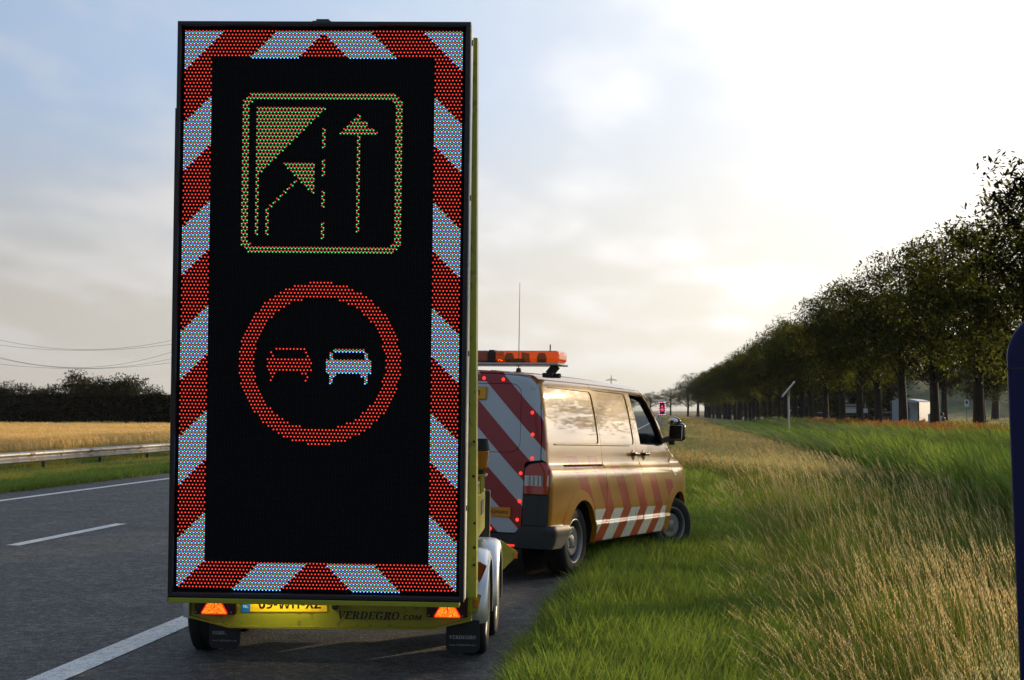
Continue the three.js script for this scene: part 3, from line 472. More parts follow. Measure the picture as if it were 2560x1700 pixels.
// ------------------------------------------------------------------ sign trailer
const fontSerif = await new FontLoader().loadAsync('fonts/droid/droid_serif_bold.typeface.json');
const fontSans = await new FontLoader().loadAsync('fonts/droid/droid_sans_bold.typeface.json');
function lettering(str, font, size, shear = 0, stretch = 1) {
  const g = new TextGeometry(str, { font, size, depth: 0.0015, curveSegments: 4, bevelEnabled: false });
  g.applyMatrix4(new THREE.Matrix4().set(stretch, shear, 0, 0, 0, 1, 0, 0, 0, 0, 1, 0, 0, 0, 0, 1)); g.computeBoundingBox(); g.translate(-g.boundingBox.min.x, 0, 0); return g;
}
const yellowTex = dataTex(256, (u, v) => { const k = 0.94 + 0.1 * (fbm(u * 8, v * 8, 4, 8) - 0.5), d = sstep(0.66, 0.74, fbm(u * 26 + 3, v * 26, 4, 26)); return [lerp(0.69 * k, 0.42, d * 0.5), lerp(0.685 * k, 0.40, d * 0.5), lerp(0.14 * k, 0.2, d * 0.5)]; }, true);
const trailerYellow = phys(0xffffff, 0.38, { map: yellowTex, clearcoat: 0.3, clearcoatRoughness: 0.25 });
const signBlack = mat(C(0.014, 0.015, 0.017), 0.45), panelBlack = phys(C(0.004, 0.004, 0.005), 0.8, { specularIntensity: 0.2 }), alu = mat(C(0.72, 0.72, 0.70), 0.42, { metalness: 0.35 }), zinc = mat(C(0.62, 0.64, 0.67), 0.36, { metalness: 0.75 }), tyreMat = mat(C(0.018, 0.018, 0.019), 0.82), redLens = phys(C(0.22, 0.006, 0.006), 0.18, { clearcoat: 0.6 }), amberLens = phys(C(0.75, 0.20, 0.01), 0.25, { clearcoat: 0.5 });
const ledMat = { r: mat(C(0.2, 0.02, 0.02), 0.3, { emissive: C(1, 0.05, 0.022), emissiveIntensity: 1.5 }), g: mat(C(0.02, 0.15, 0.05), 0.3, { emissive: C(0.07, 1, 0.26), emissiveIntensity: 1.1 }), b: mat(C(0.02, 0.04, 0.2), 0.3, { emissive: C(0.14, 0.34, 1), emissiveIntensity: 3.4 }) };
ledMat.w = mat(C(0.2, 0.02, 0.02), 0.3, { emissive: C(1, 0.06, 0.05), emissiveIntensity: 1.0 }); ledMat.h = mat(C(0.02, 0.15, 0.05), 0.3, { emissive: C(0.06, 0.9, 0.36), emissiveIntensity: 0.9 });
const ledOff = mat(C(0.03, 0.031, 0.036), 0.4);
const LEDP = 0.02;
function ledColour(c, r) {                                       // what each of the 80 x 160 pixels shows: '' off, or a set of r g b
  const mc = c > 39 ? 79 - c : c;
  if (c < 8 || c > 71 || r < 8 || r > 151) { const q = ((mc + r - 26) % 29.75 + 29.75) % 29.75, k = Math.floor((mc + r - 26) / 29.75); let w = q < 14; if (r < 8 && mc + r >= 40) w = false; if (r > 151 && mc + r >= 189) w = false; return w ? 'rgb' : 'r'; }
  if (c >= 17 && c <= 62 && r >= 18 && r <= 63) {                // lane change sign
    const ex = Math.min(c - 17, 62 - c), ey = Math.min(r - 18, 63 - r), border = (ex < 2 && ey > 1) || (ey < 2 && ex > 1) || (ex + ey >= 2 && ex + ey <= 4 && ex < 3 && ey < 3);
    if (border && ex + ey >= 2) return 'rg';
    if (r >= 22 && c >= 21 && c + r <= 62) return 'rg';
    if (c === 21 && r > 40 && r <= 58) return 'rg';
    if (c === 24 && r >= 51 && r <= 58) return 'rg';
    if (r > 41 && r < 51 && c === Math.round(24 + (51 - r) * 1.02)) return 'rg';
    if (r >= 38 && r <= 46 && c <= 37 && c - 29 >= r - 38) return 'rg';
    if (c === 40 && ((r >= 28 && r <= 33) || (r >= 37 && r <= 41) || (r >= 46 && r <= 50) || (r >= 55 && r <= 59))) return 'rg';
    if (c === 50 && r >= 30 && r <= 57) return 'rg';
    if (r >= 24 && r <= 29 && Math.abs(c - 50 + (r % 2 ? 0.4 : 0)) <= (r - 24) * 1.06 + 0.2) return 'rg';
    return '';
  }
  const d = Math.hypot(c + (r % 2) * 0.5 - 39.9, r - 95); if (d >= 18.75 && d <= 23.3) return 'r';
  const car = cc => (r === 91 && cc >= 27 && cc <= 35) || ((r === 92 || r === 93) && (cc === 26 || cc === 36)) || (r >= 94 && r <= 97 && cc >= 25 && cc <= 37) || (r === 98 && (cc === 26 || cc === 27 || cc === 35 || cc === 36)) || ((r === 99 || r === 100) && (cc === 26 || cc === 36));
  if (car(c)) return 'r'; if (car(c - 17)) return 'rgb';
  return '';
}
function ledBank(parent, scale = 1) {
  const lists = { r: [], g: [], b: [], w: [], h: [], o: [] };
  for (let r = 0; r < 160; r++) for (let c = 0; c < 80; c++) { const s = ledColour(c, r); ['r', 'g', 'b'].forEach((q, i) => { const k = 3 * r + i; lists[!s.includes(q) ? 'o' : q === 'r' && s !== 'r' ? 'w' : q === 'g' && s === 'rgb' ? 'h' : q].push([-0.795 + c * LEDP + (k % 2) * LEDP / 2, 3.18 - k * LEDP / 3]); }); }
  const dome = new THREE.SphereGeometry(1, 7, 3, 0, Math.PI * 2, 0, Math.PI / 2).rotateX(Math.PI / 2), M = new THREE.Matrix4();
  for (const [k, name] of [['r', 'red_led_lights'], ['g', 'green_led_lights'], ['b', 'blue_led_lights'], ['w', 'dim_red_led_lights'], ['h', 'pale_green_led_lights'], ['o', 'unlit_led_lenses']]) {
    const o = new THREE.InstancedMesh(dome, k === 'o' ? ledOff : ledMat[k], lists[k].length), rad = k === 'o' ? 0.0019 : k === 'r' || k === 'w' ? 0.0044 : k === 'b' ? 0.0040 : 0.0041; o.name = name; o.userData = { kind: 'stuff' };
    lists[k].forEach(([x, y], i) => o.setMatrixAt(i, M.makeScale(rad, rad, rad * 0.8).setPosition(x, y, -0.0095))); parent.add(o);
  }
}
function wheelParts(parent, r, w, x, y, z, s, steer = 0, name = 'wheel') {           // tyre with tread shoulders, dished steel rim with slots
  const g = new THREE.Group(); g.name = name; g.position.set(x, y, z); g.rotation.y = (s < 0 ? Math.PI : 0) + steer; parent.add(g);
  const rr = r * 0.66, prof = [[rr * 0.97, -w * 0.42], [rr + 0.015, -w * 0.5], [r * 0.88, -w * 0.52], [r * 0.97, -w * 0.45], [r, -w * 0.34], [r, -0.012], [r - 0.006, -0.009], [r - 0.006, 0.009], [r, 0.012], [r, w * 0.34], [r * 0.97, w * 0.45], [r * 0.88, w * 0.52], [rr + 0.015, w * 0.5], [rr * 0.97, w * 0.42]];
  const turn = g2 => g2.rotateZ(-Math.PI / 2);
  put(g, 'tyre', turn(new THREE.LatheGeometry(prof.map(p => new THREE.Vector2(p[0], p[1])), 40)), tyreMat);
  const rim = [turn(new THREE.LatheGeometry([[rr, w * 0.43], [rr - 0.008, w * 0.47], [rr - 0.02, w * 0.44], [rr - 0.028, w * 0.32], [rr - 0.03, -w * 0.4]].map(p => new THREE.Vector2(p[0], p[1])), 40))];
  const disc = new THREE.Shape(); disc.absarc(0, 0, rr - 0.022, 0, 6.2832, false); const n = 16;
  for (let k = 0; k < n; k++) { const a = k / n * 6.2832, h = new THREE.Path(); h.absellipse(Math.cos(a) * rr * 0.78, Math.sin(a) * rr * 0.78, rr * 0.075, rr * 0.105, 0, 6.2832, true, a - Math.PI / 2 + 1.57); disc.holes.push(h); }
  rim.push(new THREE.ExtrudeGeometry(disc, { depth: 0.006, bevelEnabled: false, curveSegments: 10 }).rotateY(Math.PI / 2).translate(w * 0.22, 0, 0));
  rim.push(turn(new THREE.LatheGeometry([[0.001, w * 0.36], [rr * 0.2, w * 0.36], [rr * 0.24, w * 0.30], [rr * 0.42, w * 0.30], [rr * 0.60, w * 0.34], [rr * 0.64, w * 0.30], [rr * 0.66, w * 0.22]].map(p => new THREE.Vector2(p[0], p[1])), 32)));
  for (let k = 0; k < 5; k++) { const a = k / 5 * 6.2832; rim.push(new THREE.CylinderGeometry(0.009, 0.009, 0.02, 6).rotateZ(Math.PI / 2).translate(w * 0.32, Math.cos(a) * rr * 0.33, Math.sin(a) * rr * 0.33)); }
  put(g, 'rim', merge(rim), mat(C(0.30, 0.30, 0.30), 0.45, { metalness: 0.55 }));
  put(g, 'brake_drum', new THREE.CylinderGeometry(rr * 0.9, rr * 0.9, w * 0.3, 24).rotateZ(Math.PI / 2).translate(-w * 0.1, 0, 0), darkM);
  return g;
}
const trailer = thing('sign_trailer', 'big LED sign trailer showing lane closure and no overtaking symbols', 'trailer');
trailer.rotation.order = 'YXZ'; trailer.position.set(-2.083, 0.023, -8.045); trailer.rotation.set(0, 4.7 * D, -0.74 * D);
{
  const T = trailer;
  const X0 = -0.838, X1 = 0.846, Y0 = -0.06, Y1 = 3.232;
  const cab = put(T, 'sign_cabinet', merge([boxAt(X0 + 0.004, X1 - 0.004, Y0, Y1 - 0.003, -0.135, -0.02)]), signBlack); cab.position.set(0, 0.488, 0); cab.rotation.x = 1.76 * D;
  const rect = (s, a, b, c, d) => { s.moveTo(a, c); s.lineTo(b, c); s.lineTo(b, d); s.lineTo(a, d); s.lineTo(a, c); return s; };
  const ring = rect(new THREE.Shape(), X0, X1, Y0, Y1); ring.holes.push(rect(new THREE.Path(), -0.815, 0.818, -0.03, 3.205));
  put(cab, 'front_frame', new THREE.ExtrudeGeometry(ring, { depth: 0.03, bevelEnabled: true, bevelSize: 0.007, bevelThickness: 0.009, bevelSegments: 2, bevelOffset: -0.007 }).translate(0, 0, -0.019), signBlack);
  put(cab, 'led_board', boxAt(-0.814, 0.817, -0.029, 3.204, -0.018, -0.010), panelBlack);
  ledBank(cab);
  put(cab, 'side_cover', boxAt(X1 - 0.003, X1 + 0.002, Y0 + 0.01, Y1 - 0.012, -0.165, -0.012), alu); put(cab, 'side_cover', boxAt(X0 - 0.002, X0 + 0.003, Y0 + 0.01, Y1 - 0.012, -0.15, -0.012), alu);
  for (const y of [3.11, 2.22, 1.33, 0.45]) put(cab, 'catch', boxAt(X1 + 0.002, X1 + 0.008, y, y + 0.03, -0.06, -0.045), darkM);
  put(cab, 'bottom_ledge', boxAt(X0, X1 - 0.027, Y0 - 0.030, Y0 - 0.001, -0.10, 0.02, 0.004), trailerYellow);
  put(cab, 'edge_strip', boxAt(X0 - 0.006, X0 - 0.003, Y0 - 0.03, Y1 - 0.5, -0.03, 0.012), mat(C(0.12, 0.12, 0.03), 0.5));
  put(cab, 'light_sensor', merge([boxAt(-0.075, 0.035, Y1 - 0.002, Y1 + 0.02, -0.14, -0.05, 0.005), boxAt(-0.055, 0.02, Y1 + 0.02, Y1 + 0.034, -0.12, -0.07, 0.004)]), darkM);
  put(cab, 'rear_cover', boxAt(X0 + 0.03, X1 - 0.03, Y0 + 0.02, Y1 - 0.05, -0.19, -0.136), trailerYellow);
  // mast behind the sign
  const colR = prism([[0.80, 0.43], [0.905, 0.43], [0.905, 0.6], [0.893, 1.4], [0.876, 2.8], [0.867, 3.70], [0.80, 3.70]], 0.12, 0.006).translate(0, 0, -0.17); put(T, 'mast_column', colR, trailerYellow);
  put(T, 'mast_column', colR.clone().applyMatrix4(new THREE.Matrix4().makeScale(-0.97, 1, 1)).translate(0, 0, 0), trailerYellow);
  for (const y of [0.7, 1.9, 3.1]) put(T, 'cross_bar', boxAt(-0.775, 0.798, y, y + 0.09, -0.30, -0.21, 0.01), trailerYellow);
  for (const [y] of [[1.13], [1.33], [0.62], [0.72], [0.86]]) put(T, 'column_bolt', new THREE.SphereGeometry(0.009, 8, 6).translate(y > 1 ? 0.88 : 0.89, y, -0.165), darkM);
  // chassis, drawbar
  for (const s of [1, -1]) put(T, 'chassis_beam', boxAt(s * 0.55 - 0.04, s * 0.55 + 0.04, 0.38, 0.50, -3.0, -0.42, 0.01), trailerYellow);
  for (const z of [-0.5, -1.3, -2.2, -2.95]) put(T, 'cross_member', boxAt(-0.508, 0.508, 0.39, 0.48, z - 0.05, z + 0.05), trailerYellow);
  put(T, 'drawbar', merge([beam([-0.5, 0.43, -2.9], [0.06, 0.45, -3.75], 0.09, 0.1), beam([0.5, 0.43, -2.9], [0.12, 0.45, -3.75], 0.09, 0.1), beam([0.09, 0.45, -3.65], [0.12, 0.44, -3.93], 0.08, 0.09)]), trailerYellow);
  put(T, 'hitch_coupling', merge([boxAt(0.05, 0.19, 0.41, 0.53, -4.05, -3.86, 0.03), bar([0.12, 0.5, -3.9], [0.12, 0.66, -3.72], 0.018)]), darkM);
  put(T, 'jockey_wheel', merge([bar([0.28, 0.22, -3.45], [0.28, 0.95, -3.45], 0.03), new THREE.CylinderGeometry(0.1, 0.1, 0.06, 16).rotateZ(Math.PI / 2).translate(0.28, 0.2, -3.45)]), zinc);
  put(T, 'battery_box', boxAt(-0.50, 0.50, 0.505, 1.0, -1.75, -0.95, 0.02), trailerYellow);
  put(T, 'equipment_cabinet', merge([boxAt(0.52, 0.865, 0.70, 0.98, -1.72, -0.78, 0.01), boxAt(0.60, 0.864, 0.981, 1.03, -1.6, -0.9)]), trailerYellow);
  put(T, 'vent_slot', boxAt(0.866, 0.870, 0.83, 0.92, -1.5, -1.2), darkM);
  put(T, 'lamp_bracket', merge([bar([0.87, 0.975, -1.1], [0.87, 1.09, -1.1], 0.009), bar([0.87, 0.975, -1.32], [0.87, 1.09, -1.32], 0.009), boxAt(0.81, 0.90, 1.085, 1.097, -1.34, -1.08)]), trailerYellow);
  put(T, 'stay_post', boxAt(0.83, 0.886, 0.56, 0.95, -2.05, -1.97, 0.01), darkM);
  const bc = put(T, 'warning_beacon', new THREE.LatheGeometry([[0.001, 0], [0.048, 0], [0.052, 0.02], [0.062, 0.12], [0.060, 0.125], [0.001, 0.126]].map(p => new THREE.Vector2(...p)), 20).translate(0.852, 1.125, -1.21), phys(C(0.55, 0.20, 0.02), 0.25, { transmission: 0.25, thickness: 0, clearcoat: 0.4 }));
  put(bc, 'beacon_cap', new THREE.CylinderGeometry(0.052, 0.066, 0.075, 20).translate(0.852, 1.29, -1.21), rubber); put(bc, 'beacon_foot', new THREE.CylinderGeometry(0.035, 0.045, 0.028, 16).translate(0.852, 1.111, -1.21), rubber);
  // rear bumper plate with chamfered lower corners and a folded lower lip
  const bp = put(T, 'bumper_plate', prism([[-0.806, 0.45], [-0.806, 0.272], [-0.566, 0.217], [0.633, 0.226], [0.866, 0.284], [0.866, 0.45]], 0.03, 0.003).translate(0, 0, -0.37), trailerYellow);
  put(bp, 'lower_lip', merge([beam([-0.808, 0.268, -0.365], [-0.566, 0.212, -0.365], 0.05, 0.012), beam([-0.566, 0.212, -0.365], [0.633, 0.221, -0.365], 0.05, 0.012), beam([0.633, 0.221, -0.365], [0.868, 0.279, -0.365], 0.05, 0.012)]), trailerYellow);
  put(bp, 'side_edge', boxAt(-0.812, -0.806, 0.27, 0.45, -0.40, -0.34), trailerYellow);
  const w1 = lettering('VERDEGRO', fontSerif, 0.046, 0.22, 0.92).translate(0.077, 0.268, -0.3665); w1.computeBoundingBox(); const k = (0.44 - 0.077) / (w1.boundingBox.max.x - 0.077); w1.translate(-0.077, 0, 0).scale(k, 1, 1).translate(0.077, 0, 0);
  put(bp, 'maker_lettering', w1, mat(C(0.012, 0.012, 0.012), 0.5));
  const w2 = lettering('.COM', fontSans, 0.028, 0.22, 1.0); w2.computeBoundingBox(); w2.scale((0.573 - 0.447) / w2.boundingBox.max.x, 1, 1).translate(0.447, 0.2695, -0.3665); put(bp, 'maker_lettering', w2, mat(C(0.012, 0.012, 0.012), 0.5));
  put(bp, 'stencil_cut', merge([0.11, 0.155, 0.20, 0.25, 0.295, 0.345, 0.395].map((x, i) => boxAt(x, x + 0.004, 0.285 + 0.006 * (i % 3), 0.291 + 0.006 * (i % 3), -0.3655, -0.3645))), trailerYellow);
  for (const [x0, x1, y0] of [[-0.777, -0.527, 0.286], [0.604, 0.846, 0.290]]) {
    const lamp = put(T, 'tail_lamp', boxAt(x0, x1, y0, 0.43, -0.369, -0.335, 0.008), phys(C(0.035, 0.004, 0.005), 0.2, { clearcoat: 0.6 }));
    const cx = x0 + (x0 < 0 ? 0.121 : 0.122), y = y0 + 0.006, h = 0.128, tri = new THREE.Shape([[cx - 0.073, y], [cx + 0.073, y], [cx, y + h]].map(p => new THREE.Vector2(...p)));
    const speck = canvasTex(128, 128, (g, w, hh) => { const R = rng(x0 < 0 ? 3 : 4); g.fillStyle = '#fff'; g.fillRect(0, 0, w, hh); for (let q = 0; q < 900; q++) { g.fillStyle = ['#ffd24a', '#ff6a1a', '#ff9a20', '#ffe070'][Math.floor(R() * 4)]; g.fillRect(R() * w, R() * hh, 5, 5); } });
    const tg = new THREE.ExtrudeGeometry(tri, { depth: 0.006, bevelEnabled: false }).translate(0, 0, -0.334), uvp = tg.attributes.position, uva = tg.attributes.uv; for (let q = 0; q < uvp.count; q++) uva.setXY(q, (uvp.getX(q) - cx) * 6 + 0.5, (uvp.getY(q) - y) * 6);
    put(lamp, 'glowing_triangle_reflector', tg, mat(C(0.5, 0.05, 0.01), 0.3, { emissive: C(1.0, 0.27, 0.035), emissiveIntensity: 1.6, emissiveMap: speck }));  // passive reflector: its flash return is put in as speckled emission
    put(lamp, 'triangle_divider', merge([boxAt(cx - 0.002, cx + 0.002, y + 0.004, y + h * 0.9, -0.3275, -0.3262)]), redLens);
    put(lamp, 'triangle_rim', merge([beam([cx - 0.075, y, -0.332], [cx, y + h, -0.332], 0.006, 0.012), beam([cx + 0.075, y, -0.332], [cx, y + h, -0.332], 0.006, 0.012), beam([cx - 0.075, y, -0.332], [cx + 0.075, y, -0.332], 0.006, 0.012)]), mat(C(0.4, 0.01, 0.01), 0.3, { emissive: C(1, 0.03, 0.01), emissiveIntensity: 0.75 }));  // rim belongs to the reflector; its glow is put in as emission too
    for (const sx of [x0 + 0.012, x1 - 0.03]) put(lamp, 'lamp_screw', new THREE.CylinderGeometry(0.0035, 0.0035, 0.004, 8).rotateX(Math.PI / 2).translate(sx, y0 + 0.012, -0.334), steel);
  }
  // number plate, brightened by an added lamp strip
  const plateTex = canvasTex(1024, 218, (g, w, h) => { g.fillStyle = '#ffd21c'; g.fillRect(0, 0, w, h); g.strokeStyle = '#3a2a00'; g.lineWidth = 5; g.strokeRect(5, 5, w - 10, h - 10); g.fillStyle = '#1188dd'; g.fillRect(0, 0, 104, h); g.fillStyle = '#ffe23c'; for (let q = 0; q < 12; q++) { const a = q / 12 * 6.283; g.beginPath(); g.arc(52 + 28 * Math.cos(a), 72 + 28 * Math.sin(a), 4, 0, 7); g.fill(); } g.fillStyle = '#fff'; g.font = 'bold 48px sans-serif'; g.textAlign = 'center'; g.fillText('NL', 52, 168); g.fillStyle = '#1a1203'; g.font = 'bold 168px sans-serif'; g.textBaseline = 'middle'; g.save(); g.translate(575, 118); g.scale(0.98, 1); g.fillText('09-WH-XZ', 0, 0); g.restore(); g.beginPath(); g.arc(128, 108, 6, 0, 7); g.fill(); g.beginPath(); g.arc(1003, 108, 6, 0, 7); g.fill(); });
  const pl = new THREE.BoxGeometry(0.515, 0.11, 0.003); { const uva = pl.attributes.uv, n = pl.attributes.normal; for (let q = 0; q < uva.count; q++) if (n.getZ(q) < 0.5) uva.setXY(q, 0.5, 0.03); }
  put(T, 'number_plate', pl.rotateZ(1.0 * D).translate(-0.245, 0.356, -0.3635), mat(0xffffff, 0.4, { map: plateTex }));
  put(T, 'plate_clip', boxAt(0.040, 0.074, 0.325, 0.44, -0.366, -0.33, 0.008), darkM);
  const addedLamp = put(T, 'added_plate_lamp', boxAt(-0.45, -0.04, 0.445, 0.462, -0.30, -0.255, 0.004), darkM);  // added strip, unseen behind the ledge, brightens the plate in place of flash
  put(addedLamp, 'added_plate_lamp_lens', boxAt(-0.44, -0.05, 0.4415, 0.4445, -0.295, -0.26), mat(C(0.8, 0.8, 0.7), 0.4, { emissive: C(1, 0.93, 0.75), emissiveIntensity: 2 }));
  const pl2 = new THREE.RectAreaLight(C(1, 0.90, 0.62), 26, 0.39, 0.03); pl2.position.set(-0.245, 0.437, -0.277); pl2.rotation.set(-Math.PI / 2 + 0.75, 0, 0); T.add(pl2);  // area light of the added strip
  // wheels, fenders, axles, mudflaps
  const fend = s => { const p = [], uv = [], idx = [], prof = [[0.675, 0.325], [0.682, 0.345], [0.72, 0.352], [0.87, 0.352], [0.915, 0.346], [0.942, 0.330], [0.951, 0.300], [0.951, 0.280]], N = 28; for (let i = 0; i <= N; i++) { const a = lerp(-12, 196, i / N) * D; prof.forEach(([x, r], j) => { p.push(s * x, r * Math.sin(a), r * Math.cos(a)); uv.push(j / 7, i / N); }); } for (let i = 0; i < N; i++) for (let j = 0; j < 7; j++) { const a = i * 8 + j; s > 0 ? idx.push(a, a + 8, a + 1, a + 1, a + 8, a + 9) : idx.push(a, a + 1, a + 8, a + 1, a + 9, a + 8); } const g = new THREE.BufferGeometry(); g.setAttribute('position', new THREE.Float32BufferAttribute(p, 3)); g.setAttribute('uv', new THREE.Float32BufferAttribute(uv, 2)); g.setIndex(idx); g.computeVertexNormals(); return g; };
  const fenders = { 1: fend(1), '-1': fend(-1) };
  for (const z of [-0.93, -1.67]) {
    put(T, 'axle', bar([-0.7, 0.29, z], [0.7, 0.29, z], 0.035), darkM);
    for (const s of [1, -1]) { const f = put(T, 'fender', fenders[s], zinc); const dx = z < -1 ? 0.028 : 0; f.position.set(s > 0 ? dx : 0.03 + dx, 0.295, z); const w = wheelParts(T, 0.29, 0.165, s * 0.848 + (s < 0 ? 0.03 : 0) + dx, 0.29 - 0.023 + (s > 0 ? 0.012 : 0.0), z, s); }
  }
  for (const [x0, x1, rows] of [[-0.70, -0.515, 'VERD..'], [0.715, 0.912, 'VERDEGRO']]) {
    const f = put(T, 'mud_flap', prism([[x0, 0.27], [x0, 0.10], [x0 + 0.02, 0.078], [x1 - 0.02, 0.078], [x1, 0.10], [x1, 0.27]], 0.008).translate(0, 0, -0.40), mat(C(0.016, 0.016, 0.018), 0.6));
    const a = lettering(rows, fontSerif, 0.020, 0.2, 1.0); a.computeBoundingBox(); const wd = rows.length > 6 ? x1 - x0 - 0.04 : 0.085; a.scale(wd / a.boundingBox.max.x, 1, 1).translate(x0 + 0.02, 0.158, -0.3995); put(f, 'flap_lettering', a, mat(C(0.42, 0.43, 0.45), 0.5));
    const b = lettering('www.VERDEGRO.com', fontSerif, 0.009, 0.2, 1.0); b.computeBoundingBox(); b.scale((x1 - x0 - 0.04) / b.boundingBox.max.x, 1, 1).translate(x0 + 0.02, 0.118, -0.3995); put(f, 'flap_lettering', b, mat(C(0.30, 0.31, 0.33), 0.5));
  }
  put(T, 'marker_bracket', prism([[0.866, 0.30], [0.90, 0.315], [0.922, 0.42], [0.90, 0.43], [0.866, 0.41]], 0.012).translate(0, 0, -0.375), trailerYellow);
  put(T, 'side_marker_light', boxAt(0.882, 0.907, 0.35, 0.40, -0.372, -0.36, 0.004), phys(C(0.8, 0.22, 0.01), 0.3, { clearcoat: 0.5 }));
  put(T, 'triangle_reflector', prism([[0.875, 0.53], [0.90, 0.475], [0.915, 0.50], [0.945, 0.575], [0.905, 0.60], [0.885, 0.60]], 0.03, 0.004).translate(0, 0, -0.53), redLens);
  put(T, 'reflector_lens', boxAt(0.862, 0.874, 0.52, 0.58, -0.55, -0.53), amberLens);
  // yellow outrigger ahead of the wheels
  put(T, 'outrigger', prism([[0.60, 0.58], [0.93, 0.555], [1.04, 0.465], [1.035, 0.43], [0.93, 0.31], [0.60, 0.31]], 0.012, 0.002).translate(0, 0, -2.40), trailerYellow);
  put(T, 'outrigger_rib', merge([beam([0.93, 0.555, -2.385], [1.055, 0.475, -2.385], 0.012, 0.035), beam([0.92, 0.33, -2.385], [1.05, 0.46, -2.385], 0.012, 0.035), beam([0.70, 0.475, -2.385], [1.04, 0.472, -2.385], 0.008, 0.03)]), trailerYellow);
  put(T, 'outrigger_marker', boxAt(1.045, 1.07, 0.435, 0.482, -2.395, -2.365, 0.004), amberLens);
}
// the same kind of trailer far ahead on the shoulder
{
  const d = 349, [x, z] = atView((1655 - 1280) / 3600, d), t = thing('distant_sign_trailer', 'tiny distant LED sign trailer ahead on the shoulder', 'trailer'); t.position.set(x, groundY(x, z), z); t.rotation.y = YAW - 6 * D;
  put(t, 'sign_cabinet', boxAt(-0.85, 0.85, 0.43, 3.73, -0.2, 0, 0.01), signBlack); put(t, 'chassis', boxAt(-0.8, 0.8, 0.25, 0.45, -3, -0.1), trailerYellow); for (const s of [1, -1]) put(t, 'wheel', simpleWheel(0.3, 0.17), rubber).position.set(s * 0.85, 0.3, -1.2);
  const em = (c, e, k) => mat(C(c[0] * 0.2, c[1] * 0.2, c[2] * 0.2), 0.4, { emissive: C(...c), emissiveIntensity: k });
  const red = em([1, 0.05, 0.10], 0, 1.1), wht = em([0.9, 0.75, 1], 0, 1.5);
  for (let k = 0; k < 11; k++) for (const s of [1, -1]) put(t, 'led_segment_light', boxAt(s * 0.72 - 0.08, s * 0.72 + 0.08, 0.5 + k * 0.29, 0.5 + k * 0.29 + 0.26, 0.004, 0.02), k % 2 ? red : wht);
  for (let k = 0; k < 4; k++) for (const y of [0.5, 3.5]) put(t, 'led_segment_light', boxAt(-0.6 + k * 0.3, -0.34 + k * 0.3, y, y + 0.16, 0.004, 0.02), k % 2 ? wht : red);
  put(t, 'warning_triangle_light', prism([[-0.35, 2.35], [0.35, 2.35], [0, 3.0]], 0.02).translate(0, 0, 0.03), red); put(t, 'prohibition_ring_light', new THREE.TorusGeometry(0.36, 0.075, 6, 20).translate(0, 1.75, 0.02), red); put(t, 'car_symbol_light', boxAt(-0.2, 0.2, 1.65, 1.83, 0.004, 0.02), em([0.8, 0.5, 0.8], 0, 0.9));
}
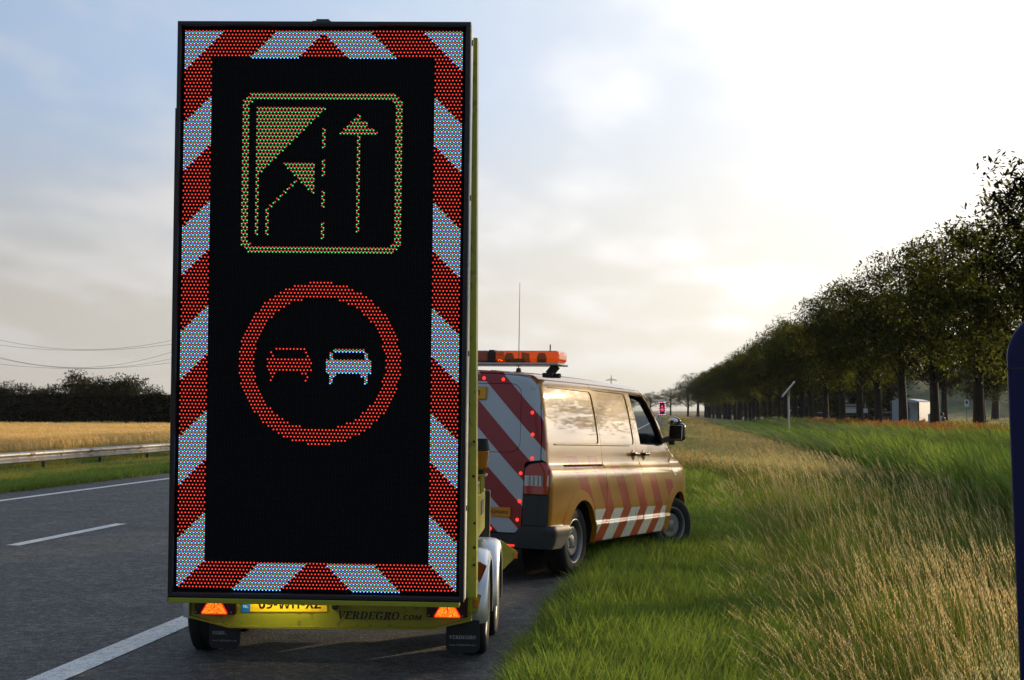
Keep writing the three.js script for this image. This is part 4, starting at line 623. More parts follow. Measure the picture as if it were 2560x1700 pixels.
// ------------------------------------------------------------------ van
const van = thing('road_service_van', 'yellow road service van with red and white striped rear, parked half on the grass', 'van');
van.rotation.order = 'YXZ'; van.position.set(-1.816, 0.0143, -13.758); van.rotation.set(-1.6 * D, -16.5 * D, -1.0 * D);
{
  const V = van;
  function pchip(tab) {                                          // smooth monotone curve through a table
    const n = tab.length, d = [], m = []; for (let i = 0; i < n - 1; i++) d.push((tab[i + 1][1] - tab[i][1]) / (tab[i + 1][0] - tab[i][0]));
    for (let i = 0; i < n; i++) { if (i === 0) m.push(d[0]); else if (i === n - 1) m.push(d[n - 2]); else m.push(d[i - 1] * d[i] <= 0 ? 0 : 2 * d[i - 1] * d[i] / (d[i - 1] + d[i])); }
    return x => { if (x <= tab[0][0]) return tab[0][1] + m[0] * (x - tab[0][0]); if (x >= tab[n - 1][0]) return tab[n - 1][1] + m[n - 1] * (x - tab[n - 1][0]); let i = 0; while (x > tab[i + 1][0]) i++; const h = tab[i + 1][0] - tab[i][0], t = (x - tab[i][0]) / h, t2 = t * t, t3 = t2 * t; return (2 * t3 - 3 * t2 + 1) * tab[i][1] + (t3 - 2 * t2 + t) * h * m[i] + (-2 * t3 + 3 * t2) * tab[i + 1][1] + (t3 - t2) * h * m[i + 1]; };
  }
  const Wd = pchip([[0.2, 0.905], [0.29, 0.930], [0.40, 0.948], [0.448, 0.956], [0.475, 0.944], [0.62, 0.952], [0.80, 0.953], [0.92, 0.946], [0.96, 0.938], [1.028, 0.901], [1.04, 0.899], [1.2, 0.887], [1.45, 0.849], [1.6, 0.817], [1.72, 0.786], [2.2, 0.66]]);
  const zr = pchip([[0.2, 0.975], [0.45, 0.985], [1.0, 0.985], [1.4, 0.955], [1.8, 0.895], [2.1, 0.84]]);
  const zf = pchip([[0.2, -3.58], [0.35, -3.70], [0.6, -3.74], [0.8, -3.70], [0.95, -3.58], [1.03, -3.45], [1.1, -3.15], [1.16, -2.98], [1.2, -2.93], [1.5, -2.62], [1.8, -2.21], [1.95, -1.8]]);
  const smax = (a, b, k) => { const h = Math.max(k - Math.abs(a - b), 0) / k; return Math.max(a, b) + h * h * k * 0.25; };
  const F = (x, y, z) => {
    const tz = z < -2.75 ? ((-2.75 - z) / 1.0) ** 2 * 0.15 : 0, xx = x * x;
    return smax(smax(smax(Math.abs(x) - Wd(y) + tz, y - (1.878 - 0.05 * xx / 0.56 - 0.011 * ((z + 0.9) / 1.3) ** 2), 0.10), z - (zr(y) - 0.025 * xx / 0.81), 0.06), zf(y) + 0.16 * xx / 0.72 - z, 0.07);
  };
  const solve = (f, a, b) => { for (let i = 0; i < 34; i++) { const m = (a + b) / 2; f(m) > 0 ? b = m : a = m; } return (a + b) / 2; };
  const proj = {
    right: (z, y) => [solve(x => F(x, y, z), 0.2, 1.3), y, z], left: (z, y) => [-solve(x => F(x, y, z), 0.2, 1.3), y, z],
    rear: (x, y) => { const m = solve(q => F(q, y, 0.5) + 0.005, 0.2, 1.3); x = clamp(x, -m, m); return [x, y, solve(z => F(x, y, z), 0.2, 1.4)]; }, front: (x, y) => { const m = solve(q => F(q, y, -1.6) + 0.005, 0.2, 1.3); x = clamp(x, -m, m); return [x, y, -solve(z => F(x, y, -z), 1.5, 4.4)]; }, roof: (x, z) => [x, solve(y => F(x, y, z), 0.6, 2.3), z],
  };
  const grad = p => { const e = 1e-3, [x, y, z] = p, g = [F(x + e, y, z) - F(x - e, y, z), F(x, y + e, z) - F(x, y - e, z), F(x, y, z + e) - F(x, y, z - e)], l = Math.hypot(...g) || 1; return g.map(v => v / l); };
  // a sheet-metal panel: the part of the body surface inside the loops (a,b), with a folded rim
  function panel(kind, loops, { off = 0, rim = 0.018, da = 0.09, db = 0.035 } = {}) {
    const P = proj[kind], o = typeof off === 'function' ? off : () => off, lev = new Set(); let lo = 1e9, hi = -1e9;
    for (const l of loops) for (const [, b] of l) { lev.add(+b.toFixed(5)); lo = Math.min(lo, b); hi = Math.max(hi, b); }
    for (let b = lo; b < hi; b += db) lev.add(+b.toFixed(5));
    let L = [...lev].sort((a, b) => a - b); L = L.filter((v, i) => i === 0 || v - L[i - 1] > 1e-4);
    const p = [], n = [], uv = [], idx = [];
    const vert = (a, b) => { const q = P(a, b), g = grad(q), d = o(a, b); p.push(q[0] + g[0] * d, q[1] + g[1] * d, q[2] + g[2] * d); n.push(...g); uv.push(a, b); return p.length / 3 - 1; };
    for (let k = 0; k < L.length - 1; k++) {
      const b0 = L[k], b1 = L[k + 1], mid = (b0 + b1) / 2, es = [];
      for (const l of loops) for (let i = 0; i < l.length; i++) { const A = l[i], B = l[(i + 1) % l.length]; if ((A[1] <= mid) !== (B[1] <= mid)) { const at = b => A[0] + (B[0] - A[0]) * clamp((b - A[1]) / (B[1] - A[1])); es.push({ m: at(mid), a0: at(b0), a1: at(b1) }); } }
      es.sort((u, v) => u.m - v.m);
      for (let i = 0; i + 1 < es.length; i += 2) {
        const l = es[i], r = es[i + 1], nc = Math.max(1, Math.ceil(Math.max(r.a0 - l.a0, r.a1 - l.a1) / da)); let prev = null;
        for (let c = 0; c <= nc; c++) { const t = c / nc, v0 = vert(lerp(l.a0, r.a0, t), b0), v1 = vert(lerp(l.a1, r.a1, t), b1); if (prev) { kind === 'rear' || kind === 'left' || kind === 'front2' ? idx.push(prev[0], v0, prev[1], v0, v1, prev[1]) : idx.push(prev[0], prev[1], v0, v0, prev[1], v1); } prev = [v0, v1]; }
      }
    }
    if (rim) for (const l of loops) for (let i = 0; i < l.length; i++) {
      const A = l[i], B = l[(i + 1) % l.length], m = Math.max(1, Math.ceil(Math.hypot(B[0] - A[0], B[1] - A[1]) / 0.06));
      for (let s = 0; s < m; s++) {
        const q = [s / m, (s + 1) / m].map(t => { const a = lerp(A[0], B[0], t), b = lerp(A[1], B[1], t), pt = P(a, b), g = grad(pt), d = o(a, b); return [pt.map((v, e) => v + g[e] * d), pt.map((v, e) => v + g[e] * (d - rim)), a, b]; });
        const base = p.length / 3, e1 = new THREE.Vector3(...q[1][0]).sub(new THREE.Vector3(...q[0][0])), e2 = new THREE.Vector3(...q[0][1]).sub(new THREE.Vector3(...q[0][0])), nn = e1.cross(e2).normalize();
        for (const [pt, a, b] of [[q[0][0], q[0][2], q[0][3]], [q[1][0], q[1][2], q[1][3]], [q[0][1], q[0][2], q[0][3]], [q[1][1], q[1][2], q[1][3]]]) { p.push(...pt); n.push(nn.x, nn.y, nn.z); uv.push(a, b); }
        idx.push(base, base + 1, base + 2, base + 1, base + 3, base + 2);
      }
    }
    const g = new THREE.BufferGeometry(); g.setAttribute('position', new THREE.Float32BufferAttribute(p, 3)); g.setAttribute('normal', new THREE.Float32BufferAttribute(n, 3)); g.setAttribute('uv', new THREE.Float32BufferAttribute(uv, 2)); g.setIndex(idx); return g;
  }
  const arc = (cz, cy, r, a0, a1, n = 14) => { const o = []; for (let i = 0; i <= n; i++) { const a = lerp(a0, a1, i / n) * D; o.push([cz + r * Math.cos(a), cy + r * Math.sin(a)]); } return o; };
  const rrect = (a0, a1, b0, b1, r, sk = 0) => [...arc(a1 - r, b0 + r, r, -90, 0, 5), ...arc(a1 - r, b1 - r, r, 0, 90, 5), ...arc(a0 + r, b1 - r, r, 90, 180, 5), ...arc(a0 + r, b0 + r, r, 180, 270, 5)].map(([a, b]) => [a + sk * (b - b0), b]);
  // paint: yellow side with red and white slanted bars, uv are (z, y) in metres
  const sideTex = canvasTex(2048, 1024, (g, w, h) => {            // covers z -4..1.2 , y 0..2.6
    const X = z => (z + 4) / 5.2 * w, Y = y => h - y / 2.6 * h; g.fillStyle = '#b27609'; g.fillRect(0, 0, w, h);
    const poly = (c, pts) => { g.fillStyle = c; g.beginPath(); pts.forEach(([z, y], i) => i ? g.lineTo(X(z), Y(y)) : g.moveTo(X(z), Y(y))); g.fill(); };
    poly('#dcdcd4', [[0.1, 0.603], [-2.62, 0.560], [-2.62, 0.2], [0.1, 0.2]]);
    for (let k = -2; k < 5; k++) { const z0 = -0.517 - 0.531 * k, z1 = z0 - 0.25, yb = y => 0.603 + 0.0165 * (y + 0.2); const yk = 0.59 + 0.012 * z0 * 0.9; const top = [1.12, 1.10, 1.10, 1.0, 0.955, 0.90, 0.85][k + 2]; const u = 0.82 * (top - yk), d = 0.98 * (yk - 0.2); if (k >= -1) poly('#a8281e', [[z0, yk], [z1, yk], [z1 + u, top], [z0 + u, top]]); poly('#b02a20', [[z0, yk], [z1, yk], [z1 + d, 0.2], [z0 + d, 0.2]]); }
    // road dirt thrown on the sill: specks and scuffs
    const R = rng(8); for (let q = 0; q < 1600; q++) { const z = lerp(-2.5, 0, R()), y = 0.2 + 0.35 * R() * R(); g.fillStyle = `rgba(60,50,35,${0.08 + 0.2 * R()})`; g.fillRect(X(z), Y(y), 1 + 3 * R(), 1 + 4 * R()); }
    g.strokeStyle = 'rgba(40,35,25,0.5)'; for (let q = 0; q < 14; q++) { g.lineWidth = 1 + 1.5 * R(); const z = lerp(-2.4, -0.6, R()), y = 0.25 + 0.25 * R(); g.beginPath(); g.moveTo(X(z), Y(y)); g.quadraticCurveTo(X(z - 0.02), Y(y + 0.1), X(z - 0.08 * R()), Y(y + 0.12 + 0.1 * R())); g.stroke(); }
  }); sideTex.wrapS = sideTex.wrapT = THREE.ClampToEdgeWrapping; sideTex.repeat.set(1 / 5.2, 1 / 2.6); sideTex.offset.set(4 / 5.2, 0);
  const rearTex = canvasTex(1024, 1024, (g, w, h) => {            // covers x -1..1 , y 0..2
    const X = x => (x + 1) / 2 * w, Y = y => h - y / 2 * h; g.fillStyle = '#b9c1ca'; g.fillRect(0, 0, w, h);
    for (const s of [1, -1]) { g.save(); g.beginPath(); g.rect(s > 0 ? w / 2 : 0, 0, w / 2, h); g.clip(); g.fillStyle = '#930f18'; for (let k = -2; k < 4; k++) { const c0 = 1.58 + 0.46 * k, c1 = c0 + 0.23; g.beginPath(); g.moveTo(X(0), Y(c0)); g.lineTo(X(0), Y(c1)); g.lineTo(X(s * 2), Y(c1 - 2)); g.lineTo(X(s * 2), Y(c0 - 2)); g.fill(); } g.restore(); }
    g.fillStyle = '#930f18'; g.fillRect(X(-0.45), Y(1.815), X(0.45) - X(-0.45), Y(1.752) - Y(1.815)); const R = rng(12); for (let q = 0; q < 1400; q++) { g.fillStyle = `rgba(70,65,60,${0.05 + 0.10 * R()})`; const y = 1.8 * R() * R(); g.fillRect(X(2 * R() - 1), Y(0.3 + y), 1 + 2 * R(), 1 + 3 * R()); }
  }); rearTex.wrapS = rearTex.wrapT = THREE.ClampToEdgeWrapping; rearTex.repeat.set(0.5, 0.5); rearTex.offset.set(0.5, 0);
  const gloss = { clearcoat: 1, clearcoatRoughness: 0.025, specularIntensity: 0.3 };
  const sidePaint = phys(0xffffff, 0.42, { map: sideTex, ...gloss }), yellow = phys(new THREE.Color('#b27609'), 0.42, gloss), rearPaint = phys(0xffffff, 0.4, { map: rearTex, clearcoat: 0.5, clearcoatRoughness: 0.12 });
  const plastic = mat(C(0.030, 0.032, 0.036), 0.55), black = mat(C(0.006, 0.006, 0.006), 0.9), seal = mat(C(0.012, 0.012, 0.012), 0.5);
  const RW = [0.17, 0.325, 0.375], FW = [-2.90, 0.335, 0.375];
  const glass = phys(C(0.82, 0.88, 0.86), 0.02, { transmission: 1, thickness: 0 });
  for (const side of ['right', 'left']) {
    const R = side === 'right', paint = R ? sidePaint : yellow;
    // rear quarter panel with sealed window field and sliding door rail
    const q = [[0.952, 0.44], [0.955, 0.9], [0.935, 1.2], [0.90, 1.5], [0.872, 1.70], [0.86, 1.80], [-0.448, 1.80], [-0.453, 1.74], [-0.475, 1.5], [-0.52, 1.04], [-0.548, 0.43], [-0.55, 0.292], ...arc(...RW, 185, 18).map(p => p), [0.56, 0.44]];
    const slot = [[0.54, 1.0], [0.54, 1.020], [-0.50, 1.020], [-0.50, 1.0]], win = rrect(-0.475, 0.735, 1.215, 1.715, 0.05, -0.03).map(([a, b]) => [a + (a < 0 ? 0.018 + 0.06 * (b - 1.2) : 0), b]);
    const qp = put(V, 'rear_quarter_panel', panel(side, [q, win, slot]), paint);
    put(qp, 'sealed_window', panel(side, [win.map(([a, b]) => [lerp(a, 0.12, 0.008), lerp(b, 1.46, 0.012)])], { off: -0.008 }), yellow);
    put(qp, 'window_seal', panel(side, [win.map(([a, b]) => [lerp(a, 0.12, -0.004), lerp(b, 1.46, -0.008)])], { off: -0.016, rim: 0 }), seal);
    put(qp, 'rail_slot', panel(side, [slot.map(([a, b]) => [a + (a > 0 ? 0.01 : -0.01), b + (b > 1.01 ? 0.006 : -0.006)])], { off: -0.017, rim: 0 }), black);
    // sliding door
    const sd = [[-0.459, 1.74], [-0.481, 1.5], [-0.526, 1.04], [-0.554, 0.43], [-0.556, 0.292], [-1.716, 0.292], [-1.706, 0.495], [-1.655, 1.04], [-1.578, 1.2], [-1.47, 1.74], [-1.462, 1.80], [-0.454, 1.80]], sw = rrect(-1.50, -0.495, 1.215, 1.735, 0.05, 0.06).map(([a, b]) => [a + (a > -1 ? -0.03 * 0 : 0), b]).map(([a, b]) => [a < -1 ? a + 0.0 - (1.735 - b) * 0.06 - 0.0 : a - 0.02, b]);
    const sp = put(V, 'sliding_door', panel(side, [sd, sw]), paint);
    put(sp, 'sealed_window', panel(side, [sw.map(([a, b]) => [lerp(a, -1.0, 0.008), lerp(b, 1.47, 0.012)])], { off: -0.008 }), yellow);
    put(sp, 'window_seal', panel(side, [sw.map(([a, b]) => [lerp(a, -1.0, -0.005), lerp(b, 1.47, -0.008)])], { off: -0.016, rim: 0 }), seal);
    // cab door with its window opening
    const cd = [[-1.476, 1.74], [-1.584, 1.2], [-1.661, 1.04], [-1.712, 0.495], [-1.722, 0.292], ...arc(FW[0], FW[1], FW[2], -7, 57.5, 10), [-2.698, 1.19], [-2.68, 1.24], [-2.44, 1.54], [-2.19, 1.735], [-2.08, 1.785], [-1.99, 1.80], [-1.468, 1.80]];
    const cw = [[-1.60, 1.745], [-1.62, 1.70], [-1.735, 1.215], [-2.50, 1.215], [-2.545, 1.24], [-2.54, 1.27], [-2.36, 1.50], [-2.17, 1.675], [-2.06, 1.735], [-1.98, 1.745]];
    const dp = put(V, 'cab_door', panel(side, [cd, cw]), paint);
    put(dp, 'window_seal', panel(side, [cw.map(([a, b]) => [lerp(a, -2.0, -0.012), lerp(b, 1.45, -0.012)]), cw.map(([a, b]) => [lerp(a, -2.0, 0.03), lerp(b, 1.45, 0.03)])], { off: -0.012, rim: 0.01 }), seal);
    put(dp, 'door_lining', panel(side, [[[-1.60, 1.24], [-1.70, 0.6], [-2.50, 0.6], [-2.66, 0.9], [-2.66, 1.24]]], { off: -0.05, rim: 0.03 }), black);
    put(dp, 'frame_trim', panel(side, [cd.map(([a, b]) => [lerp(a, -2.0, 0.015), lerp(b, 1.3, 0.015)]).filter(p => p[1] > 1.2).concat([[-2.66, 1.2], [-1.6, 1.2]]).sort((u, v) => Math.atan2(u[1] - 1.45, u[0] + 2.0) - Math.atan2(v[1] - 1.45, v[0] + 2.0)), cw], { off: -0.03, rim: 0.02 }), black);
    if (!R) put(dp, 'window_glass', panel(side, [cw], { off: -0.008, rim: 0 }), glass);
    // front wing
    const fw = [[-2.704, 1.185], ...arc(FW[0], FW[1], FW[2], 58.5, 178, 14), [-3.29, 0.47], [-3.46, 0.50], [-3.50, 0.80], [-3.42, 0.96], [-3.25, 1.045], [-2.95, 1.12]];
    put(V, 'front_wing', panel(side, [fw]), R ? sidePaint : yellow);
    put(V, 'wing_bumper_end', panel(side, [[[-3.27, 0.30], [-3.48, 0.30], [-3.455, 0.492], [-3.29, 0.46]]], { off: 0.01 }), plastic);
    // swollen wheel arch lips
    for (const [A, a0, a1] of [[RW, 14, 186], [FW, -4, 182]]) { const ring = [...arc(A[0], A[1], A[2] - 0.004, a0, a1, 20), ...arc(A[0], A[1], A[2] + 0.085, a1, a0, 20)]; put(V, 'wheel_arch', panel(side, [ring], { off: (a, b) => { const r = Math.hypot(a - A[0], b - A[1]), t = clamp((r - A[2]) / 0.085); return 0.0015 + 0.026 * (1 - t) ** 1.6; }, rim: 0.05, da: 0.03, db: 0.02 }), yellow); }
    // dark backing that shows in the shut lines
    put(V, 'body_frame', panel(side, [[[0.90, 0.46], [0.92, 1.2], [0.85, 1.76], [-1.44, 1.76], [-1.55, 1.2], [-1.66, 0.6], [-1.66, 0.33], ...arc(RW[0], RW[1], RW[2] + 0.012, 182, 22, 12)]], { off: -0.026, rim: 0, da: 0.2 }), black);
    put(V, 'door_frame', merge([panel(side, [[[-1.60, 0.33], [-1.60, 1.0], [-1.53, 1.2], [-1.43, 1.76], [-1.58, 1.76], [-1.66, 1.25], [-1.72, 1.0], [-1.78, 0.33]]], { off: -0.03, rim: 0 }), panel(side, [[[-2.62, 1.22], [-2.62, 0.72], [-2.78, 0.76], [-2.78, 1.15]]], { off: -0.03, rim: 0 })]), black);
    // wheel wells
    const s = R ? 1 : -1; for (const A of [RW, FW]) put(V, 'wheel_well', merge([new THREE.CylinderGeometry(A[2] + 0.01, A[2] + 0.01, 0.42, 24, 1, true, -0.1, Math.PI + 0.2).rotateZ(Math.PI / 2).rotateX(0).translate(s * 0.725, A[1], A[0]), new THREE.CircleGeometry(A[2] + 0.01, 24).rotateY(s * Math.PI / 2).translate(s * 0.52, A[1], A[0])]), black);
    // door handles and side repeater
    for (const z of [-1.475, -1.815]) { const hp = proj[side](z, 1.115); const hd = put(V, 'door_handle', merge([new RoundedBoxGeometry(0.03, 0.034, 0.15, 2, 0.014).translate(hp[0] + s * 0.036, 1.118, z), boxAt(hp[0] + s * 0.012 - 0.018, hp[0] + s * 0.012 + 0.018, 1.105, 1.13, z - 0.065, z - 0.045), boxAt(hp[0] + s * 0.012 - 0.018, hp[0] + s * 0.012 + 0.018, 1.105, 1.13, z + 0.045, z + 0.065)]), phys(C(0.012, 0.012, 0.013), 0.25, { clearcoat: 0.6 })); put(hd, 'handle_recess', new THREE.SphereGeometry(0.055, 14, 8).scale(0.12, 1, 1).translate(hp[0] + s * 0.003, 1.105, z), yellow); }
    const rp = proj[side](-2.80, 0.885); put(V, 'side_repeater', new THREE.SphereGeometry(0.022, 12, 8).scale(0.5, 0.8, 1.2).translate(rp[0], rp[1], rp[2]), phys(C(0.8, 0.75, 0.7), 0.1, { clearcoat: 1 }));
    const tp = []; for (let z = 0.72; z > -1.52; z -= 0.16) tp.push(new THREE.Vector3(...proj[side](z, 1.203).map((v, e) => e === 0 ? v + s * 0.004 : v))); put(V, 'waist_trim', new THREE.TubeGeometry(new THREE.CatmullRomCurve3(tp), 30, 0.007, 6), yellow);
  }
  // rear: tailgate, pillars, lamps, bumper
  const tgR = [[0.0, 0.418], [0.62, 0.418], [0.665, 0.430], [0.69, 0.47], [0.70, 0.74], [0.708, 1.02], [0.73, 1.045], [0.855, 1.06], [0.848, 1.3], [0.812, 1.58], [0.775, 1.74], [0.745, 1.782], [0.70, 1.796], [0.4, 1.818], [0, 1.826]];
  const mirror = l => [...l, ...l.slice(1, -1).reverse().map(([a, b]) => [-a, b])];
  const tail = mirror(tgR), field = rrect(-0.665, 0.665, 1.12, 1.735, 0.10).map(([a, b]) => [a * (1 - 0.07 * (b - 1.12)), b]);
  const inset = (l, cx, cy, kx, ky) => l.map(([a, b]) => [lerp(a, cx, kx), lerp(b, cy, ky)]);
  const tg = put(V, 'tailgate', panel('rear', [tail, field], { off: 0.004 }), rearPaint);
  put(tg, 'rear_window_field', panel('rear', [inset(field, 0, 1.43, 0.007, 0.016)], { off: 0.001 }), rearPaint);
  put(tg, 'field_seam', panel('rear', [inset(field, 0, 1.43, -0.01, -0.02)], { off: -0.012, rim: 0 }), seal);
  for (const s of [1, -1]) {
    const fl = l => l.map(([a, b]) => [a * s, b]);
    put(V, 'rear_pillar', panel('rear', [fl([[0.862, 1.065], [0.913, 1.05], [0.895, 1.2], [0.868, 1.45], [0.835, 1.66], [0.80, 1.80], [0.74, 1.835], [0, 1.872], [0, 1.833], [0.40, 1.826], [0.703, 1.803], [0.752, 1.788], [0.782, 1.744], [0.819, 1.582], [0.855, 1.30]])], { off: 0.003 }), rearPaint);
    const lamp = put(V, 'tail_lamp', panel('rear', [fl([[0.712, 0.765], [0.925, 0.762], [0.935, 0.80], [0.928, 1.03], [0.86, 1.040], [0.76, 1.018], [0.722, 0.985]])], { off: 0.016, rim: 0.03, da: 0.02 }), phys(C(0.42, 0.012, 0.012), 0.12, { clearcoat: 1 }));
    put(lamp, 'clear_lens', panel('rear', [fl([[0.718, 0.835], [0.928, 0.835], [0.926, 0.925], [0.720, 0.925]])], { off: 0.0185, rim: 0.004 }), phys(C(0.52, 0.52, 0.52), 0.15, { clearcoat: 1, metalness: 0.4 }));
    put(lamp, 'lens_rib', merge([0.76, 0.80, 0.84, 0.88].map(x => panel('rear', [fl([[x, 0.838], [x + 0.012, 0.838], [x + 0.012, 0.922], [x, 0.922]])], { off: 0.0215, rim: 0.003 }))), mat(C(0.25, 0.25, 0.26), 0.3));
    put(lamp, 'lamp_seal', panel('rear', [fl([[0.703, 0.757], [0.93, 0.755], [0.94, 0.80], [0.933, 1.038], [0.86, 1.050], [0.752, 1.028], [0.712, 0.99]])], { off: 0.006, rim: 0.02 }), seal);
    put(V, 'corner_guard', panel('rear', [fl([[0.703, 0.49], [0.930, 0.49], [0.938, 0.752], [0.706, 0.752]])], { off: 0.008 }), plastic);
    put(V, 'glowing_bumper_reflector', panel('rear', [fl([[0.53, 0.305], [0.65, 0.305], [0.65, 0.322], [0.53, 0.322]])], { off: 0.062, rim: 0.02 }), mat(C(0.4, 0.01, 0.01), 0.3, { emissive: C(1, 0.04, 0.02), emissiveIntensity: 1.2 }));  // passive reflector strip; its flash-lit glow is put in as emission
    for (const [x, y] of [[0.262, 1.780], [0.451, 1.771], [0.755, 1.478], [0.772, 1.284], [0.779, 1.075], [0.676, 0.941], [0.672, 0.695], [0.655, 0.533], [0.40, 0.445]]) { const q = proj.rear(s * x, y); put(V, 'warning_light', new THREE.SphereGeometry(0.0165, 12, 8).scale(1, 1, 0.5).translate(q[0], q[1], q[2] + 0.006), mat(C(0.4, 0.02, 0.02), 0.3, { emissive: C(1, 0.045, 0.03), emissiveIntensity: 1.5 })); }
  }
  const swell = (a, b) => 0.012 + 0.05 * Math.sqrt(clamp(1 - ((b - 0.39) / 0.115) ** 2));
  put(V, 'rear_bumper', merge([panel('rear', [[[-0.945, 0.292], [0.945, 0.292], [0.945, 0.41], [0.945, 0.486], [0.70, 0.486], [0.66, 0.424], [0.62, 0.41], [-0.62, 0.41], [-0.66, 0.424], [-0.70, 0.486], [-0.945, 0.486]]], { off: swell, db: 0.015 }), panel('right', [[[0.60, 0.44], [0.70, 0.292], [0.962, 0.292], [0.962, 0.486], [0.585, 0.47]]], { off: swell, db: 0.015, da: 0.04 }), panel('left', [[[0.60, 0.44], [0.70, 0.292], [0.962, 0.292], [0.962, 0.486], [0.585, 0.47]]], { off: swell, db: 0.015, da: 0.04 })]), plastic);
  const plateAt = (x0, x1, y0, y1, tex, color, name) => { const z = proj.rear((x0 + x1) / 2, (y0 + y1) / 2)[2] + 0.012, g = new RoundedBoxGeometry(x1 - x0, y1 - y0, 0.008, 2, 0.004), uva = g.attributes.uv, pp = g.attributes.position; for (let i = 0; i < uva.count; i++) uva.setXY(i, pp.getX(i) / (x1 - x0) + 0.5, pp.getY(i) / (y1 - y0) + 0.5); put(V, name, g.rotateX(y0 > 1 ? -0.14 : 0).translate((x0 + x1) / 2, (y0 + y1) / 2, z), mat(0xffffff, 0.45, { map: tex })); };
  plateAt(0.215, 0.594, 0.553, 0.637, canvasTex(512, 114, (g, w, h) => { g.fillStyle = '#dc8a0a'; g.fillRect(0, 0, w, h); g.fillStyle = '#2b2520'; g.font = 'bold 66px sans-serif'; g.textAlign = 'right'; g.textBaseline = 'middle'; g.fillText('heijmans', w - 26, h * 0.48, 300); }), 0, 'company_plate');
  plateAt(-0.307, 0.307, 1.587, 1.703, canvasTex(1024, 194, (g, w, h) => { g.fillStyle = '#e0a008'; g.fillRect(0, 0, w, h); g.strokeStyle = '#8a6200'; g.lineWidth = 8; g.strokeRect(6, 6, w - 12, h - 12); g.fillStyle = '#3a1a06'; g.font = 'bold 120px sans-serif'; g.textBaseline = 'middle'; g.textAlign = 'right'; g.fillText('R', w - 96, h * 0.52); }), 0, 'warning_plate');
  put(V, 'tow_bar', merge([bar([0, 0.36, 0.85], [0, 0.34, 1.16], 0.025), new THREE.SphereGeometry(0.027, 12, 8).translate(0, 0.40, 1.16), boxAt(0.30, 0.42, 0.36, 0.43, 1.0, 1.06, 0.01)]), darkM);
  // roof, windscreen, bonnet, nose
  put(V, 'roof', panel('roof', [[[-0.752, 0.862], [0.752, 0.862], [0.752, -1.93], [0.70, -2.03], [0, -2.20], [-0.70, -2.03], [-0.752, -1.93]]], { off: 0.003, db: 0.12, da: 0.05 }), yellow);
  put(V, 'roof_rib', merge([-0.45, -0.22, 0, 0.22, 0.45].map(x => panel('roof', [[[x - 0.03, 0.6], [x + 0.03, 0.6], [x + 0.03, -1.8], [x - 0.03, -1.8]]], { off: 0.010, rim: 0.008, db: 0.3 }))), yellow);
  const ws = [[-0.80, 1.215], [0.80, 1.215], [0.775, 1.45], [0.715, 1.72], [0.66, 1.755], [-0.66, 1.755], [-0.715, 1.72], [-0.775, 1.45]], wo = [[-0.90, 1.17], [0.90, 1.17], [0.85, 1.45], [0.79, 1.72], [0.72, 1.80], [-0.72, 1.80], [-0.79, 1.72], [-0.85, 1.45]];
  const wf = put(V, 'windscreen_frame', panel('front', [wo, ws], { off: 0.002 }), yellow); put(wf, 'pillar_trim', panel('front', [wo.map(([a, b]) => [a * 0.985, b]), ws.map(([a, b]) => [a * 0.99, b])], { off: -0.035, rim: 0.02 }), black); put(wf, 'windscreen', panel('front', [ws], { off: -0.006, rim: 0 }), glass);
  put(V, 'bonnet', panel('roof', [[[-0.84, -2.97], [0.84, -2.97], [0.78, -3.25], [0.66, -3.42], [-0.66, -3.42], [-0.78, -3.25]]], { off: 0.002, db: 0.05 }), yellow);
  put(V, 'front_face', panel('front', [[[-0.80, 0.52], [0.80, 0.52], [0.80, 0.98], [0.62, 1.02], [-0.62, 1.02], [-0.80, 0.98]]], { off: 0.002 }), yellow); put(V, 'front_bumper', panel('front', [[[-0.86, 0.25], [0.86, 0.25], [0.84, 0.512], [-0.84, 0.512]]], { off: 0.02 }), plastic);
  put(V, 'grille', panel('front', [rrect(-0.45, 0.45, 0.72, 0.86, 0.03)], { off: 0.012 }), black); for (const s of [1, -1]) put(V, 'headlight', panel('front', [rrect(Math.min(s * 0.5, s * 0.78), Math.max(s * 0.5, s * 0.78), 0.70, 0.90, 0.05)], { off: 0.016 }), phys(C(0.6, 0.6, 0.6), 0.1, { clearcoat: 1 }));
  // floor and cab interior
  put(V, 'underbody', boxAt(-0.50, 0.50, 0.24, 0.36, -3.4, 0.85), black); put(V, 'side_sill', merge([boxAt(0.50, 0.86, 0.26, 0.33, -2.48, -0.25), boxAt(-0.86, -0.50, 0.26, 0.33, -2.48, -0.25)]), black);
  put(V, 'bulkhead', boxAt(-0.76, 0.76, 0.36, 1.74, -1.545, -1.52), black); put(V, 'dashboard', new RoundedBoxGeometry(1.56, 0.54, 0.5, 3, 0.08).translate(0, 1.07, -2.62), black);
  put(V, 'steering_wheel', new THREE.TorusGeometry(0.19, 0.016, 8, 28).rotateX(-0.9).translate(-0.4, 1.13, -2.40), black);
  for (const x of [-0.42, 0.36]) { const st = put(V, 'seat', merge([new RoundedBoxGeometry(0.5, 0.16, 0.5, 3, 0.06).translate(x, 0.75, -2.0), new RoundedBoxGeometry(0.48, 0.62, 0.14, 3, 0.06).rotateX(0.18).translate(x, 1.10, -1.76)]), mat(C(0.012, 0.012, 0.014), 0.9)); put(st, 'headrest', new RoundedBoxGeometry(0.26, 0.17, 0.1, 3, 0.045).translate(x, 1.50, -1.69), mat(C(0.012, 0.012, 0.014), 0.9)); }
  // wheels
  wheelParts(V, 0.315, 0.20, 0.805, 0.315, RW[0], 1); wheelParts(V, 0.315, 0.20, -0.805, 0.315 + 0.03, RW[0], -1); wheelParts(V, 0.315, 0.20, 0.835, 0.325, FW[0] + 0.02, 1, -26 * D); wheelParts(V, 0.315, 0.20, -0.80, 0.315 + 0.075, FW[0], -1, -26 * D);
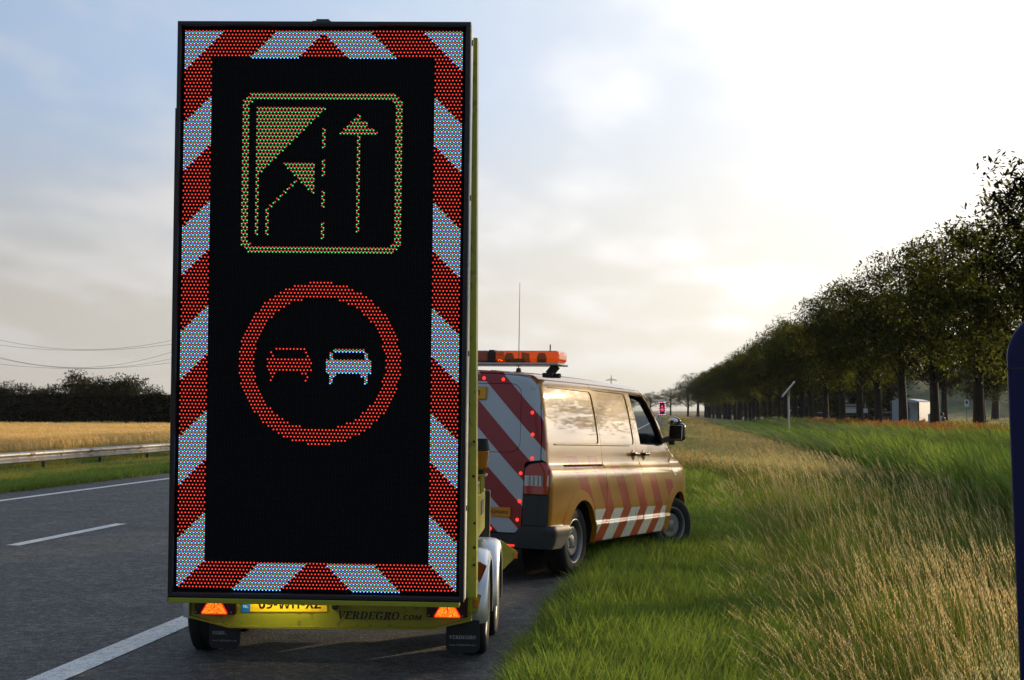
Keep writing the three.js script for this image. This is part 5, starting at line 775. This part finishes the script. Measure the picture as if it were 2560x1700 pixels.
  // mirrors
  const mirrorG = thingPart => thingPart;
  for (const s of [1, -1]) {
    const m = put(V, 'wing_mirror', merge([new RoundedBoxGeometry(0.185, 0.20, 0.12, 4, 0.05).translate(s * 1.02, 1.365, -2.62), new THREE.SphereGeometry(0.075, 18, 12).scale(1, 0.72, 0.8).translate(s * 0.985, 1.478, -2.62), beam([s * 0.86, 1.26, -2.56], [s * 0.97, 1.30, -2.60], 0.07, 0.06), boxAt(s * 0.965 - 0.035, s * 0.965 + 0.035, 1.22, 1.28, -2.63, -2.57, 0.02)]), phys(C(0.012, 0.012, 0.013), 0.3, { clearcoat: 0.5 }));
    put(m, 'mirror_glass', new RoundedBoxGeometry(0.148, 0.155, 0.006, 2, 0.003).rotateY(s * -0.04).rotateX(-0.09).translate(s * 1.02, 1.36, -2.556), mat(C(0.75, 0.8, 0.85), 0.03, { metalness: 1 }));
    put(m, 'wide_angle_glass', new THREE.SphereGeometry(0.055, 16, 10).scale(1, 0.66, 0.35).translate(s * 0.985, 1.480, -2.565), mat(C(0.75, 0.8, 0.85), 0.03, { metalness: 1 }));
  }
  // amber light bar over the rear edge of the roof
  const zB = 0.66, yB = 1.905, lb = put(V, 'light_bar', merge([boxAt(-0.93, 0.93, yB, yB + 0.025, zB - 0.13, zB + 0.13, 0.01)]), mat(C(0.45, 0.46, 0.48), 0.35, { metalness: 0.7 }));
  const amber = phys(C(1, 0.30, 0.01), 0.12, { transmission: 0.75, thickness: 0, clearcoat: 0.5 });
  const domeShape = (x0, x1, r) => boxAt(x0, x1, yB + 0.026, yB + 0.135, zB - 0.12, zB + 0.12, r);
  put(lb, 'amber_dome', domeShape(0.30, 0.925, 0.035), amber); put(lb, 'amber_dome', domeShape(-0.925, -0.30, 0.035), amber); put(lb, 'amber_dome', domeShape(-0.24, 0.24, 0.02), phys(C(0.35, 0.05, 0.01), 0.2, { clearcoat: 0.5 }));
  for (const x of [-0.27, 0.27]) put(lb, 'black_divider', boxAt(x - 0.028, x + 0.028, yB + 0.026, yB + 0.14, zB - 0.125, zB + 0.125, 0.012), darkM);
  for (const s of [1, -1]) { for (const x of [0.40, 0.72]) put(lb, 'lamp_rotor', new THREE.LatheGeometry([[0.001, 0], [0.042, 0.006], [0.046, 0.05], [0.03, 0.09], [0.001, 0.092]].map(p => new THREE.Vector2(...p)), 16).translate(s * x, yB + 0.028, zB), mat(C(0.10, 0.02, 0.01), 0.4)); put(lb, 'lamp_mirror', boxAt(s * 0.56 - 0.006, s * 0.56 + 0.006, yB + 0.028, yB + 0.12, zB - 0.08, zB + 0.08), darkM); put(lb, 'lamp_block', boxAt(s * 0.52 - 0.06, s * 0.52 + 0.06, yB + 0.027, yB + 0.065, zB - 0.06, zB + 0.06), mat(C(0.08, 0.015, 0.01), 0.5)); put(lb, 'mounting_foot', merge([beam([s * 0.86, yB, zB], [s * 0.80, 1.835, zB], 0.10, 0.05), boxAt(s * 0.80 - 0.05, s * 0.80 + 0.05, 1.80, 1.842, zB - 0.06, zB + 0.06, 0.01), new THREE.CylinderGeometry(0.022, 0.022, 0.09, 10).rotateZ(Math.PI / 2).translate(s * 0.86, 1.818, zB)]), darkM); }
  put(lb, 'stub_antenna', bar([0.80, yB + 0.13, zB], [0.80, yB + 0.195, zB], 0.006), darkM);
  put(V, 'whip_antenna', merge([bar([0.30, 1.86, 0.2], [0.295, 2.72, 0.215], 0.0045, 6, 0.002), new THREE.CylinderGeometry(0.02, 0.03, 0.05, 12).translate(0.30, 1.885, 0.2)]), darkM);
}

scene.fog = new THREE.FogExp2(new THREE.Color().setRGB(0.9, 0.87, 0.8), 0.00012);
renderer.render(scene, camera);
